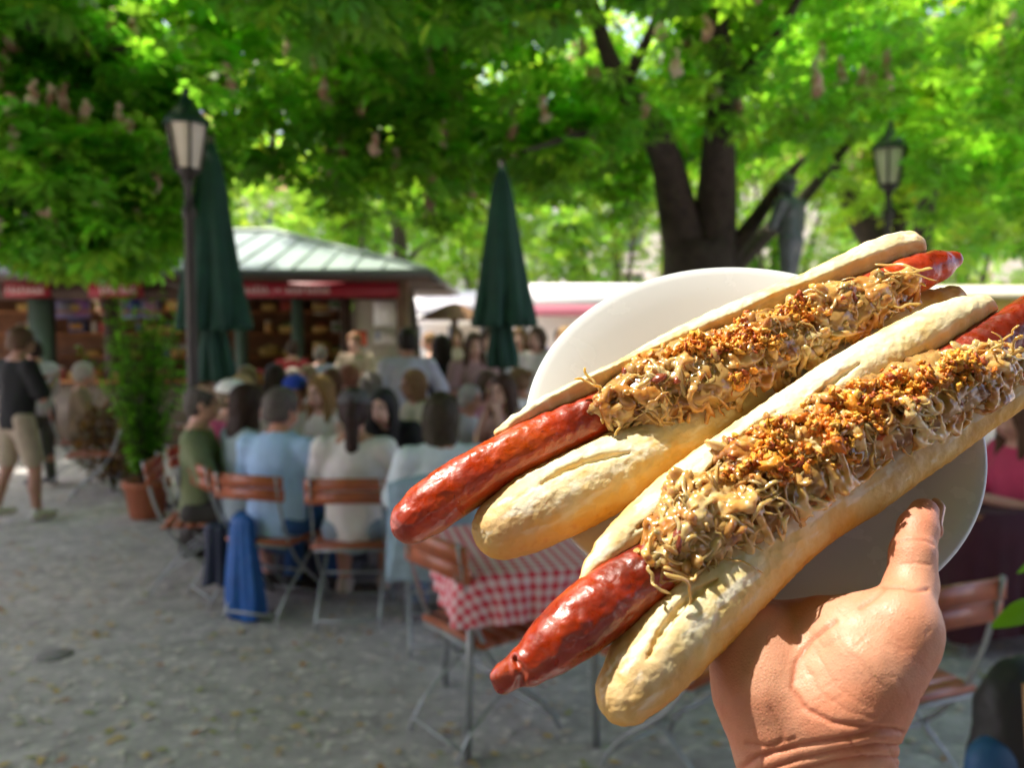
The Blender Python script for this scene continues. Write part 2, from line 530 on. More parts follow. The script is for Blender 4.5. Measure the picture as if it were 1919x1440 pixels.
    c = mixc((.50, .065, .004), (.36, .026, .003), sstep(.30, .60, t))
    c = mixc(c, (.15, .011, .003), .85 * sstep(.54, .80, t))
    pale = sstep(.12, -.30, Nn[:, 2] + (fbm(V * np.array([1, .4, .4]), 220, 77, 3) - .5) * .5)
    c = mixc(c, (.54, .17, .035), pale * .8)
    tipd = np.abs(V[:, 0] - V[:, 0].min()); c = mixc(c, (.22, .015, .008), .5 * sstep(.014, .0, tipd))
    if seed == 11: c = c * .8      # the lower one is grilled darker
    lm('sausage', V, Q, saus_mat, c)
    # cabbage heap: centre line with half width and crest height, all local
    hp = []
    for px, py, hw, h in heap:
        hp.append([*loc(px, py, h), hw * depth(px, py, h) / F * 1.12])
    hp = resample(np.array(hp), 60)
    Ls = hp[:, 0]
    def surf(x, w, up=0.):
        cx = np.interp(x, Ls, hp[:, 1]); cz = np.interp(x, Ls, hp[:, 2]); r = np.interp(x, Ls, hp[:, 3])
        lump = (fbm(np.stack([x, w * .02, 0 * x], -1), 85, seed + 40, 3) - .5) * .013
        return np.stack([x, cx + w * r, cz - .010 * np.abs(w) ** 2.2 + lump + up], -1)
    mound = SDF(hp[:, :3].min(0) - .03, hp[:, :3].max(0) + .02, .0012)
    for i in range(0, 60, 3):
        p = hp[i, :3]; r = hp[i, 3]
        lump = (fbm(np.array([[p[0], 0, 0]]), 85, seed + 40, 3)[0] - .5) * .013
        e = min(1, .35 + min(i, 59 - i) / 9)
        mound.ell([p[0], p[1], p[2] - .0085 + lump * .7], (.011, r * .88 * e, .0080), k=.006)
    V, Q = mound.mesh(); Nn = vnormals(V, Q)
    V = V + Nn * ((fbm(V, 170, seed + 50, 4) - .5) * .0065)[:, None]
    t = fbm(V, 190, seed + 51, 4)
    c = mixc((.20, .08, .022), (.42, .25, .085), sstep(.35, .6, t))
    mo = lm('sauerkraut', V, Q, kraut_mat, c)
    # cooked shreds melted together into one moist mass
    K = SDF(hp[:, :3].min(0) - (.012, .026, .022), hp[:, :3].max(0) + (.012, .026, .014), .00068)
    m = MB(); cols = []
    def shred(k, wsd, lnr, cv):
        x = rg.uniform(Ls[0] - .001, Ls[-1] + .001); w = float(np.clip(rg.normal(0, wsd), -1.0, 1.0))
        ang = rg.normal(0, .8) + math.pi * rg.integers(0, 2); cvv = rg.normal(0, cv); ln = rg.uniform(*lnr); pts = []
        for i in range(k):
            pts.append((x, w)); x += math.cos(ang) * ln / k; w += math.sin(ang) * ln / k / .0175
            ang += (cvv + rg.normal(0, .25)) / k * 2
            if abs(w) > 1.03: ang = -ang
        return np.array(pts), ln
    for q in range(640):
        pts, ln = shred(7, .52, (.007, .022), 1.3)
        P = surf(np.clip(pts[:, 0], Ls[0] - .004, Ls[-1] + .004), np.clip(pts[:, 1], -1.08, 1.08), rg.uniform(-.0016, .0022) + .0009 * np.sin(np.linspace(0, 4, 7) + rg.uniform(0, 6)))
        r = rg.choice([.0007, .0010, .0014, .0020], p=[.25, .35, .28, .12])
        K.line(P, r * np.r_[.6, np.full(5, 1.0), .6], k=.0009, sq=((0, .2, 1), rg.uniform(.45, .7)))
    V, Q = K.mesh(); V = relax(V, Q, 1, .45); Nn = vnormals(V, Q)
    V = V + Nn * ((fbm(V, 600, seed + 61, 2) - .5) * .0006)[:, None]
    t = fbm(V * (.5, 1, 1), 150, seed + 62, 4); t2 = vn(V, 420, seed + 63)
    c = mixc((.40, .16, .03), (.56, .31, .09), sstep(.33, .50, t)); c = mixc(c, (.68, .50, .24), sstep(.50, .70, t + (t2 - .5) * .2))
    c = mixc(c, (.27, .10, .03), .75 * sstep(.66, .78, fbm(V, 210, seed + 64, 3)))
    K_ = mesh('cabbage_mass', V, Q, kraut_mat, mo, True, c)
    for q in range(90):
        pts, ln = shred(14, .5, (.010, .024), 2.2); n = 14
        P = surf(np.clip(pts[:, 0], Ls[0] - .004, Ls[-1] + .005), np.clip(pts[:, 1], -1.1, 1.1), rg.uniform(.0012, .0030) + .0011 * np.sin(np.linspace(0, 5, n) + rg.uniform(0, 6)))
        width = rg.uniform(.0004, .0012)
        m.tube(P, width * np.r_[.4, .8, np.full(n - 4, 1.0), .8, .4], 6, sq=rg.uniform(.3, .6))
        cols.append(np.tile(np.array([(.58, .38, .16), (.46, .24, .08), (.52, .32, .11)][rg.integers(0, 3)]) * rg.uniform(.85, 1.1), (n * 6 + 2, 1)))
    for pts in spill:
        P = resample(np.array([loc(*q) for q in pts]), 16)
        for rep_ in range(2):
            Pp = P + rg.normal(0, .0012, 3) + resample(np.cumsum(rg.normal(0, .0009, P.shape), 0), 16)
            m.tube(Pp, np.r_[.0003, np.full(14, rg.uniform(.0005, .0011)), .0003], 6, sq=.5)
            cols.append(np.tile(np.array((.54, .33, .12)) * rg.uniform(.85, 1.1), (16 * 6 + 2, 1)))
    so_ = m.build('cabbage_shreds', kraut_mat, mo, smooth=True, col=np.vstack(cols)); tag(so_, kind='stuff')
    # soft translucent chunks
    m = MB(); cols = []
    for k in range(90):
        x = rg.uniform(Ls[0] + .002, Ls[-1] - .002); w = rg.uniform(-.9, .9)
        p = surf(np.array([x]), np.array([w]), rg.uniform(-.0005, .0022))[0]
        r = rg.uniform(.0010, .0036)
        blob(m, p, (r * rg.uniform(.9, 1.8), r, r * rg.uniform(.35, .7)), rg, .13)
        cc = [(.46, .28, .09), (.39, .19, .055), (.53, .38, .16), (.24, .05, .025)][rg.choice(4, p=[.42, .3, .2, .08])]
        cols.append(np.tile(np.array(cc), (42, 1)))
    ch_ = m.build('cabbage_chunks', kraut_mat, mo, smooth=True, col=np.vstack(cols)); tag(ch_, kind='stuff')
    # fried onions
    m = MB(); cols = []
    for (px, py, sx, sy, cnt) in onions:
        c0 = loc(px, py, heap[0][3])
        for k in range(cnt):
            q = loc(px + rg.normal(0, sx), py + rg.normal(0, sy), heap[0][3] + .004)
            # rotate scatter along the bun axis
            x = q[0]; cx = np.interp(x, Ls, hp[:, 1]); r = np.interp(x, Ls, hp[:, 3]); w = np.clip((q[1] - cx) / r, -.8, .8)
            p = surf(np.array([x]), np.array([w]), rg.uniform(.0014, .0056))[0]
            if vn(p[None], 230, seed + 90)[0] < .44: continue
            r = rg.uniform(.00045, .0014) * (1.8 if rg.random() < .08 else 1)
            blob(m, p, (r * rg.uniform(.8, 1.8), r, r * rg.uniform(.4, .9)), rg, .42)
            cc = [(.72, .27, .022), (.60, .17, .014), (.74, .36, .04), (.36, .07, .012), (.72, .42, .08)][rg.choice(5, p=[.32, .26, .2, .12, .1])]
            cols.append(np.tile(np.array(cc) * rg.uniform(.85, 1.1), (42, 1)))
    on = m.build('fried_onions', onion_mat, root, smooth=False, col=np.vstack(cols)); tag(on, kind='stuff')
    return root


_ico = None
def blob(m, p, r, rg, jag=.3):
    """small irregular lump, 42 vertices"""
    global _ico
    if _ico is None:
        import bmesh
        b = bmesh.new(); bmesh.ops.create_icosphere(b, subdivisions=2, radius=1)
        b.verts.ensure_lookup_table()
        _ico = (np.array([v.co for v in b.verts]), np.array([[v.index for v in f.verts] for f in b.faces])); b.free()
    V, T = _ico
    V = V * (1 + jag * rg.normal(size=(len(V), 1))).clip(.45, 1.7)
    M = np.array(Euler(tuple(rg.uniform(0, 6.3, 3))).to_matrix())
    m.add((V * np.array(r)) @ M.T + p, T=T)


if QUICK != 'bg':
    hd1 = hot_dog('upper hot dog, its sausage end poking out far left over the table with checked cloth',
        near=[(945, 990, 60, .013), (967, 972, 69, .013), (1070, 926, 70, .013), (1172, 872, 65, .013), (1275, 822, 56, .012), (1382, 772, 46, .011), (1484, 712, 41, .010), (1584, 659, 38, .010), (1685, 608, 33, .010), (1782, 562, 26, .011)],
        far=[(934, 812, 10, .028), (962, 798, 18, .028), (1004, 782, 26, .028), (1055, 764, 32, .028), (1120, 737, 37, .028), (1200, 705, 40, .025), (1268, 662, 42, .025), (1335, 630, 42, .025), (1405, 596, 38, .025), (1482, 562, 36, .026), (1545, 540, 38, .026), (1615, 502, 38, .027), (1667, 478, 38, .027), (1700, 466, 33, .027)],
        saus=[(772, 976, 43, .024), (800, 952, 48, .024), (850, 917, 49, .024), (920, 874, 45, .024), (1000, 833, 41, .024), (1100, 788, 38, .023), (1200, 740, 38, .022), (1400, 650, 37, .022), (1600, 562, 36, .023), (1700, 521, 34, .024), (1745, 501, 31, .024), (1772, 490, 26, .024), (1786, 486, 18, .024)],
        knob=[], heap=[(1135, 750, 42, .034), (1180, 722, 60, .036), (1240, 702, 78, .037), (1320, 675, 78, .038), (1400, 640, 70, .037), (1480, 608, 66, .036), (1560, 566, 60, .036), (1640, 536, 46, .035), (1695, 520, 30, .034)],
        onions=[(1330, 650, 32, 14, 330), (1395, 640, 24, 12, 200), (1425, 590, 20, 9, 120), (1485, 590, 22, 10, 220), (1385, 705, 9, 6, 90), (1265, 665, 24, 6, 90), (1540, 585, 40, 20, 30), (1445, 655, 30, 8, 60)], seed=3,
        spill=[[(1230, 760, .034), (1245, 785, .030), (1262, 800, .026)], [(1215, 770, .032), (1238, 800, .028), (1270, 790, .027)],
               [(1640, 500, .036), (1690, 505, .037), (1735, 520, .036)], [(1655, 510, .036), (1700, 520, .038), (1738, 522, .038)], [(1610, 560, .034), (1660, 575, .031), (1690, 565, .030)],
               [(1130, 770, .033), (1150, 790, .031), (1135, 812, .030)], [(1120, 730, .036), (1100, 722, .038), (1085, 712, .040)]])
    hd2 = hot_dog('lower hot dog with knotted sausage end, nearest the thumb and open towards the right edge',
        near=[(1172, 1300, 58, .012), (1190, 1272, 70, .012), (1243, 1212, 77, .013), (1345, 1105, 75, .013), (1455, 1003, 66, .012), (1530, 955, 54, .011), (1598, 930, 48, .010), (1660, 890, 43, .010), (1734, 840, 40, .010), (1828, 774, 37, .010), (1925, 715, 36, .010), (1990, 672, 30, .011)],
        far=[(1092, 1095, 11, .026), (1106, 1066, 20, .026), (1138, 1037, 30, .026), (1172, 1012, 37, .026), (1254, 940, 44, .026), (1335, 883, 46, .026), (1423, 822, 46, .026), (1525, 750, 46, .026), (1622, 690, 45, .027), (1720, 634, 43, .027), (1800, 595, 40, .028), (1832, 584, 34, .028)],
        saus=[(992, 1247, 43, .024), (1030, 1214, 56, .024), (1110, 1150, 57, .024), (1200, 1085, 54, .023), (1300, 1018, 50, .022), (1500, 885, 45, .022), (1700, 752, 42, .022), (1860, 640, 41, .024), (1940, 588, 39, .025), (2010, 548, 30, .025), (2035, 535, 12, .025)],
        knob=[(950, 1256, 19, .024), (937, 1266, 17, .023), (946, 1284, 18, .020), (962, 1272, 20, .022)],
        heap=[(1230, 1035, 44, .036), (1270, 985, 74, .038), (1330, 935, 90, .039), (1410, 890, 94, .040), (1500, 830, 92, .040), (1600, 770, 80, .040), (1700, 728, 80, .040), (1790, 690, 74, .038), (1850, 672, 54, .037), (1895, 660, 34, .036)],
        onions=[(1450, 868, 28, 18, 330), (1520, 825, 34, 20, 460), (1590, 790, 30, 18, 330), (1700, 712, 24, 16, 260), (1765, 692, 28, 16, 280), (1820, 690, 18, 10, 70), (1385, 890, 18, 7, 60), (1640, 758, 34, 14, 120), (1570, 845, 24, 12, 130), (1430, 815, 16, 8, 60)], seed=11,
        spill=[[(1215, 1040, .034), (1212, 1065, .036), (1230, 1085, .037), (1255, 1095, .034)], [(1250, 1080, .036), (1290, 1085, .033), (1275, 1110, .028)],
               [(1330, 1040, .032), (1370, 1020, .030), (1420, 1015, .029)], [(1300, 1065, .032), (1340, 1030, .031), (1400, 1020, .030), (1435, 1030, .027)],
               [(1870, 650, .040), (1895, 640, .046), (1885, 625, .050)], [(1890, 665, .040), (1915, 650, .044), (1912, 632, .049)],
               [(1235, 1000, .038), (1215, 1010, .039), (1205, 1035, .037), (1225, 1060, .037)]])

    # ------------------------------------------------------------ hand (camera-space pixels and depths)
    def CP(px, py, D): return np.array([(px - 959.5) / F * D, -(py - 720) / F * D, -D])
    ks = 1 / F
    def LP(px, py, h): return PLc(px, py, h)
    lo = np.array([.060, -.25, -.425]); hi = np.array([.165, -.03, -.225])
    s = SDF(lo, hi, .00082)
    dW = .285
    wr = CP(1538, 1500, .272); fa = CP(1550, 1900, .245)
    back = np.array([0, -.15, -1.0])
    # forearm and wrist: two side tubes
    s.cap(CP(1478, 1452, .286), CP(1480, 2050, .250), 74 * .277 * ks, 98 * .24 * ks, k=.01)
    s.cap(CP(1586, 1452, .286), CP(1604, 2050, .250), 68 * .277 * ks, 98 * .24 * ks, k=.018)
    # palm: fan to the knuckles under the plate
    mcp = [LP(1618, 1085, -.032), LP(1545, 1068, -.034), LP(1470, 1078, -.034), LP(1400, 1118, -.031)]
    wst = [CP(1590, 1400, .290), CP(1555, 1400, .292), CP(1510, 1400, .292), CP(1466, 1395, .291)]
    mid = [CP(1615, 1250, .296), CP(1545, 1235, .303), CP(1480, 1235, .303), CP(1424, 1245, .297)]
    for i in range(4):
        s.line([wst[i], mid[i], mcp[i]], [.0150, .0148, .0118], k=.012)
    # heel of the hand (little finger side) and thumb mound
    s.line([CP(1410, 1200, .298), CP(1432, 1300, .291), CP(1466, 1400, .286)], [.0118, .0150, .0140], k=.010)
    s.line([CP(1678, 1188, .280), CP(1626, 1244, .280), CP(1574, 1335, .281), CP(1562, 1420, .285)], [.0100, .0166, .0170, .0138], k=.012)
    s.cap(CP(1694, 1195, .281), CP(1560, 1192, .296), .0105, .0105, k=.012)
    s.cap(CP(1640, 1165, .288), CP(1540, 1165, .298), .0060, .0070, k=.008)
    # thumb
    s.cap(CP(1686, 1162, .2805), CP(1592, 1186, .285), .0095, .0085, k=.010)
    th = [CP(1696, 1165, .279), LP(1708, 1098, .013), LP(1711, 1040, .0165), LP(1720, 992, .0165), LP(1732, 960, .0155)]
    thr = [47 * .279 * ks, 44 * .278 * ks, 38.5 * .282 * ks, 35 * .286 * ks, 28 * .288 * ks]
    s.line(th, thr, k=.006)
    # fingers supporting the plate from below, unequal and slightly bent
    tips = []
    for i, (a, b, c, r) in enumerate([((1625, 1000, -.034), (1615, 935, -.031), (1600, 885, -.028), .0078),
                                      ((1548, 960, -.035), (1535, 880, -.031), (1525, 825, -.028), .0082),
                                      ((1462, 975, -.035), (1445, 900, -.031), (1435, 850, -.028), .0078),
                                      ((1385, 1040, -.033), (1365, 980, -.030), (1352, 945, -.027), .0068)]):
        s.line([mcp[i], LP(*a), LP(*b), LP(*c)], [.0105, r * 1.08, r, r * .86], k=.003)
    V, Q = s.mesh(); V = relax(V, Q, 3, .5); Nn = vnormals(V, Q)
    px = 959.5 + F * V[:, 0] / -V[:, 2]; py = 720 - F * V[:, 1] / -V[:, 2]
    front = Nn[:, 2] > -.15
    def segd(pts):
        d = np.full(len(V), 1e9)
        for (x0, y0), (x1, y1) in zip(pts[:-1], pts[1:]):
            ax, ay = x1 - x0, y1 - y0; t = np.clip(((px - x0) * ax + (py - y0) * ay) / (ax * ax + ay * ay), 0, 1)
            d = np.minimum(d, np.hypot(px - x0 - t * ax, py - y0 - t * ay))
        return d
    red = np.zeros(len(V))
    creases = [([(1565, 1165), (1520, 1200), (1492, 1243), (1484, 1290), (1510, 1330), (1560, 1355), (1610, 1362), (1680, 1368)], 7, .0011),
               ([(1690, 1372), (1640, 1372), (1590, 1384), (1500, 1398), (1420, 1420), (1390, 1440)], 6, .0010),
               ([(1686, 1400), (1640, 1398), (1580, 1408), (1500, 1424), (1420, 1450)], 5, .0008),
               ([(1688, 1422), (1620, 1420), (1560, 1430), (1480, 1450)], 5, .0006),
               ([(1676, 1022), (1700, 1012), (1735, 1014), (1750, 1022)], 4, .0006), ([(1690, 1058), (1715, 1056), (1742, 1060)], 4, .0005),
               ([(1655, 1100), (1690, 1102), (1715, 1110), (1738, 1106)], 5, .0009), ([(1612, 1140), (1640, 1122), (1660, 1104)], 5, .0008),
               ([(1510, 1250), (1540, 1300), (1590, 1335), (1640, 1345)], 5, .0003), ([(1530, 1225), (1570, 1290), (1630, 1330)], 4, .0003),
               ([(1445, 1330), (1470, 1380), (1430, 1425)], 6, .0004), ([(1400, 1395), (1440, 1400), (1490, 1385)], 5, .0004)]
    for k in range(80):   # fine skin lines on the thumb mound
        x = random.uniform(1480, 1730); y = random.uniform(1140, 1400); a = random.choice([random.uniform(.5, 1.2), random.uniform(-.9, -.3)]); l = random.uniform(20, 60)
        creases.append(([(x, y), (x + l * math.cos(a), y + l * math.sin(a))], 2.2, .00042 * random.random()))
    for pts, wd_, dp in creases:
        wr_ = min(p_[1] for p_ in pts) > 1365; dp *= 1.3 if wr_ else .75; wd_ *= .8 if wr_ else .65
        g = np.exp(-(segd(pts) / wd_) ** 2) * front
        V = V - Nn * (g * dp)[:, None]; red = np.maximum(red, g * min(1, dp / .0008))
    V = V + Nn * ((fbm(V, 60, 5, 3) - .5) * .0012)[:, None]
    c = mixc((.53, .24, .145), (.60, .31, .20), fbm(V, 70, 8, 3))
    c = mixc(c, (.54, .19, .10), .6 * sstep(.45, .7, fbm(V, 45, 18, 3)))
    c = mixc(c, (.42, .12, .06), red * .7)
    c = mixc(c, (.52, .19, .12), .35 * sstep(1120, 960, py) * (px > 1640))
    skin = pm('skin', attr=True, rough=.48, spec=.4, sss=.15, sssr=(.006, .002, .001), noise=(300, .05), bump=(900, .30, .0007, 'voronoi'), bump2=(420, .25, .0006), rnoise=(200, .42, .58))
    hand = mesh('person', V, Q, skin, None, True, c)
    hand.matrix_world = MC
    tag(hand, 'right hand and wrist holding up the white plate from below, thumb over the rim', 'person')
    # thumb nail on the side turned away
    ns_ = SDF((.13, -.10, -.31), (.17, -.03, -.25), .0006)
    p = LP(1750, 958, .0125); q = LP(1745, 990, .0125)
    ns_.cap(p + np.array([.0007, 0, 0]), q + np.array([.0007, 0, 0]), .0052, .0048, sq=((1, .1, -.3), .35))
    Vn, Qn = ns_.mesh()
    nail = mesh('thumb_nail', Vn, Qn, pm('nail', (.66, .36, .30), .25, coat=.4), hand, True)
# ================================================================ PEOPLE
skin_far = pm('skin_far', attr=True, rough=.5, sss=.0)
_mc = {}
EXC = []
def cloth(c, rough=.85):
    k = tuple(round(x, 3) for x in c)
    if k not in _mc: _mc[k] = pm('fabric', c, rough, noise=(9, .12), bump=(45, .5, .01))
    return _mc[k]
def hairm(c):
    k = ('h',) + tuple(c)
    if k not in _mc: _mc[k] = pm('hair', c, .55, noise=(60, .35), bump=(90, .6, .006), spec=.2)
    return _mc[k]


def person(label, px, D, face, pose='sit', arms='table', top=((.5, .5, .5), .45), bottom=((.05, .06, .1), 'long'), hair=((.03, .02, .015), 'short'),
           shoes=(.5, .5, .5), skin=(.55, .30, .21), hat=None, s=1.0, lean=.08, look=(0, 0), group=None, build=1.0, stride=.0, pos=None, mono=None, z0=0., root=None, dress=False):
    R = math.radians(face)
    own = root is None
    if own:
        root = empty('person', (GX(px, D), D, z0) if pos is None else pos, R, label, 'person', group)
        root.scale = (s, s, s)
    sit = pose == 'sit'
    hz = .535 if sit else .93
    cl, sl = math.cos(lean), math.sin(lean)
    def T(x, y, z):   # trunk point, z measured from pelvis; leans forward
        return np.array([x, y * cl + z * sl, hz + z * cl - y * sl])
    b = build
    j = dict(pel=T(0, 0, 0), bel=T(0, .012, .17), che=T(0, .005, .35), nb=T(0, -.012, .49), hd=T(look[0] * .02, .03, .665))
    sh = [T(sx * .178 * b, -.01, .445) for sx in (-1, 1)]
    if arms == 'table':
        el = [T(sx * .25 * b, .10, .20) for sx in (-1, 1)]; wr = [np.array([sx * .13, .40 + sl * .3, .80]) for sx in (-1, 1)]
    elif arms == 'crossed':
        el = [T(sx * .26 * b, .06, .17) for sx in (-1, 1)]; wr = [T(-sx * .06, .20, .24) for sx in (-1, 1)]
    elif arms == 'akimbo':
        el = [T(-.27, .02, .14), T(.33, .03, .20)]; wr = [T(-.25, .05, -.10), T(.22, .17, .10)]
    elif arms == 'phone':
        el = [T(sx * .24, .08, .18) for sx in (-1, 1)]; wr = [T(sx * .07, .30, .36) for sx in (-1, 1)]
    elif arms == 'chin':
        el = [T(sx * .20, .22, .14) for sx in (-1, 1)]; wr = [T(sx * .06, .17, .50) for sx in (-1, 1)]
    elif arms == 'lap':
        el = [T(sx * .23 * b, -.01, .18) for sx in (-1, 1)]; wr = [np.array([sx * .12, .20, hz + .10]) for sx in (-1, 1)]
    else:
        el = [T(sx * .235 * b, -.01, .16) for sx in (-1, 1)]; wr = [T(sx * .25 * b, .05, -.09) for sx in (-1, 1)]
    hip = [j['pel'] + (sx * .09, 0, -.02) for sx in (-1, 1)]
    if sit:
        kn = [np.array([sx * .13, .42, .49]) for sx in (-1, 1)]; an = [np.array([sx * .12, .34 + .1 * (sx > 0), .09]) for sx in (-1, 1)]
    else:
        kn = [np.array([sx * .10, .03 + sx * stride * .5, .48]) for sx in (-1, 1)]; an = [np.array([sx * .10, -.02 + sx * stride, .09 + .05 * (stride > 0) * (sx < 0)]) for sx in (-1, 1)]
    h = .0125
    allp = np.array([*j.values(), *el, *wr, *kn, *an])
    lo = allp.min(0) - (.24, .26, .12); hi = allp.max(0) + (.24, .26, .17)
    lo[2] = max(lo[2], -.01)
    S = SDF(lo, hi, h)
    fy = ((0, 1, 0), .66)
    S.line([j['pel'], j['bel'], j['che']], [.150 * b, .135 * b, .160 * b], k=.04, sq=fy)
    S.cap(j['che'], T(0, -.01, .43), .150 * b, .11, k=.05, sq=fy)
    for i in (0, 1):
        S.cap(j['nb'], sh[i], .05, .058, k=.04)
        S.cap(sh[i], el[i], .050, .040, k=.03); S.cap(el[i], wr[i], .040, .026, k=.02)
        d = wr[i] - el[i]; d /= np.linalg.norm(d); side = np.cross(d, (0, 0, 1.)); side /= np.linalg.norm(side) + 1e-6
        hp_ = wr[i] + d * .05; S.cap(wr[i], hp_, .026, .034, k=.015, sq=((0, 0, 1), .6))
        for f_ in range(4):
            o = side * (f_ - 1.5) * .021
            S.line([hp_ + o, hp_ + o + d * .045, hp_ + o + d * (.078 - abs(f_ - 1.4) * .008) - np.array([0, 0, .018])], [.0105, .0095, .0085], k=.004)
        tsd = side * (-1 if i else 1)
        S.line([wr[i] + d * .015, wr[i] + d * .045 + tsd * .038, wr[i] + d * .075 + tsd * .045], [.014, .012, .010], k=.008)
        S.cap(hip[i], kn[i], .085 * b, .056, k=.03); S.cap(kn[i], kn[i] * .55 + an[i] * .45 + (0, -.015, 0), .054, .052, k=.02); S.cap(kn[i] * .55 + an[i] * .45 + (0, -.015, 0), an[i], .052, .036, k=.02)
        S.cap(an[i] + (0, -.02, -.045), an[i] + (0, .13, -.055), .036, .030, k=.02)
    yaw = look[0]; cy, sy = math.cos(yaw), math.sin(yaw)
    def H(x, y, z): return j['hd'] + np.array([x * cy - y * sy, x * sy + y * cy, z + y * -look[1]])
    Rh = np.array([[cy, -sy, 0], [sy, cy, 0], [0, 0, 1]])
    S.cap(j['nb'] - (0, 0, .03), H(0, -.015, -.05), .058, .054, k=.03)
    S.ell(H(0, -.008, .028), (.076, .094, .092), R=Rh, k=.02)
    S.ell(H(0, .022, -.045), (.058, .070, .072), R=Rh, k=.03)
    S.cap(H(0, .083, .01), H(0, .110, -.026), .011, .015, k=.014)
    S.cap(H(-.03, .082, -.068), H(.03, .082, -.068), .012, .012, k=.012)
    for sx in (-1, 1):
        S.ell(H(sx * .079, -.005, -.01), (.011, .022, .032), k=.008, R=Rh)
        S.ell(H(sx * .032, .094, .012), (.014, .012, .009), k=.008, op='cut', R=Rh)
        S.cap(H(sx * .015, .088, .030), H(sx * .045, .080, .030), .008, .006, k=.008)
    V, Q = S.mesh(); V = relax(V, Q, 1, .5)
    L = V - j['hd']; Lh = L @ Rh
    c = np.tile(np.array(skin), (len(V), 1)) * (0.9 + .2 * fbm(V, 12, 3, 2))[:, None]
    for sx in (-1, 1):
        c = mixc(c, (.02, .015, .012), .85 * sstep(.020, .010, np.linalg.norm((Lh - (sx * .032, .088, .010)) * (1, .6, 1.5), axis=1)))
    c = mixc(c, (.42, .12, .10), .7 * sstep(.030, .018, np.linalg.norm((Lh - (0, .090, -.069)) * (.8, 1, 2.6), axis=1)))
    if mono is not None: bodym, col_ = mono, None
    else: bodym, col_ = skin_far, c
    mesh('body' if mono is None else 'figure', V, Q, bodym, root, True, col_)
    mt = lambda c_: mono if mono is not None else cloth(c_)
    # shirt
    tc, sleeve = top
    S = SDF(lo, hi, h)
    e = .014
    S.line([j['pel'] + (0, 0, -.02), j['bel'], j['che']], [.158 * b + e, .148 * b + e, .162 * b + e], k=.04, sq=((0, 1, 0), .70))
    S.cap(j['che'], T(0, -.01, .43), .152 * b + e, .105, k=.05, sq=fy)
    for i in (0, 1):
        if sleeve > 0 or True: S.cap(j['nb'] + (0, 0, -.02), sh[i], .05, .058 + e * .7, k=.04)
        if sleeve > 0:
            f1 = min(1, sleeve * 2); p = sh[i] + (el[i] - sh[i]) * f1
            S.cap(sh[i], p, .058 + e, .052 + e * (1.6 if sleeve < .9 else .6), k=.03)
            if sleeve > .5: S.cap(el[i], el[i] + (wr[i] - el[i]) * min(1, (sleeve - .5) * 2), .052 + .004, .036, k=.02)
    S.cap(j['nb'] + T(0, 0, 0) * 0 + (0, .02, .055), j['nb'] + (0, .03, .15), .066, .10, op='cut', k=.01)
    if dress:
        if sit: S.cap(j['pel'] + (0, .1, -.01), j['pel'] + (0, .36, -.02), .19, .19, k=.04, sq=((0, 0, 1), .6))
        else: S.cap(j['pel'], j['pel'] + (0, 0, -.32), .17, .23, k=.05, sq=((0, 1, 0), .75))
        S.plane(j['pel'] + (0, 0, -.42), (0, 0, -1))
    else: S.plane(j['pel'] + (0, 0, -.095), (0, 0, -1))
    V, Q = S.mesh(); V = relax(V, Q, 2, .5); Nn = vnormals(V, Q)
    V = V + Nn * ((fbm(V * (1, 1, .6), 11, int(abs(px)), 3) - .5) * .024)[:, None]
    mesh('shirt' if not dress else 'dress', V, Q, mt(tc), root)
    # trousers or shorts
    if not dress:
        bc, bt = bottom
        S = SDF(lo, hi, h)
        S.cap(j['pel'] + (0, 0, -.03), j['pel'] + (0, 0, .06), .146 * b, .136 * b, k=.02, sq=((0, 1, 0), .68))
        for i in (0, 1):
            if bt == 'short':
                S.cap(hip[i], hip[i] + (kn[i] - hip[i]) * .82, .100 * b, .088, k=.03)
            else:
                S.cap(hip[i], kn[i], .098 * b, .072, k=.03); S.cap(kn[i], an[i] + (0, 0, .0), .070, .056, k=.02)
        V, Q = S.mesh(); V = relax(V, Q, 1, .5); Nn = vnormals(V, Q)
        V = V + Nn * ((fbm(V, 13, int(abs(px)) + 3, 3) - .5) * .012)[:, None]
        mesh('shorts' if bt == 'short' else 'trousers', V, Q, mt(bc), root)
    for i in (0, 1):
        S = SDF(an[i] - (.08, .12, .10), an[i] + (.08, .25, .06), .010)
        S.cap(an[i] + (0, -.03, -.035), an[i] + (0, .15, -.045), .046, .038, k=.02); S.cap(an[i] + (0, -.015, -.03), an[i] + (0, -.01, .0), .044, .046, k=.02)
        S.plane(an[i] + (0, 0, -.088), (0, 0, -1))
        V, Q = S.mesh(); mesh('shoe', V, Q, mt(shoes), root)
    # hair
    hc, hs = hair
    if hs != 'none':
        S = SDF(j['hd'] - (.22, .26, .62), j['hd'] + (.22, .24, .22), .011)
        t_ = .008 if hs == 'bald' else .016
        S.ell(H(0, -.014, .034), (.078 + t_, .096 + t_, .092 + t_), R=Rh)
        S.ell(H(0, -.045, -.02), (.072 + t_, .066 + t_, .075), k=.02, R=Rh)
        S.ell(H(0, .110, -.028), (.080, .075, .100), k=.008, op='cut', R=Rh)
        if hs == 'bald': S.ell(H(0, .045, .13), (.070, .115, .075), k=.01, op='cut', R=Rh)
        if hs == 'short' or hs == 'bald': S.plane(H(0, 0, -.075), (0, 0, -1)); S.ell(H(0, .05, -.09), (.11, .085, .07), k=.01, op='cut', R=Rh)
        if hs == 'bob':
            S.cap(H(0, -.05, .0), H(0, -.055, -.12), .100, .085, k=.03, sq=((0, 1, 0), .75))
            for sx in (-1, 1): S.cap(H(sx * .07, .0, 0), H(sx * .075, .01, -.11), .03, .025, k=.03)
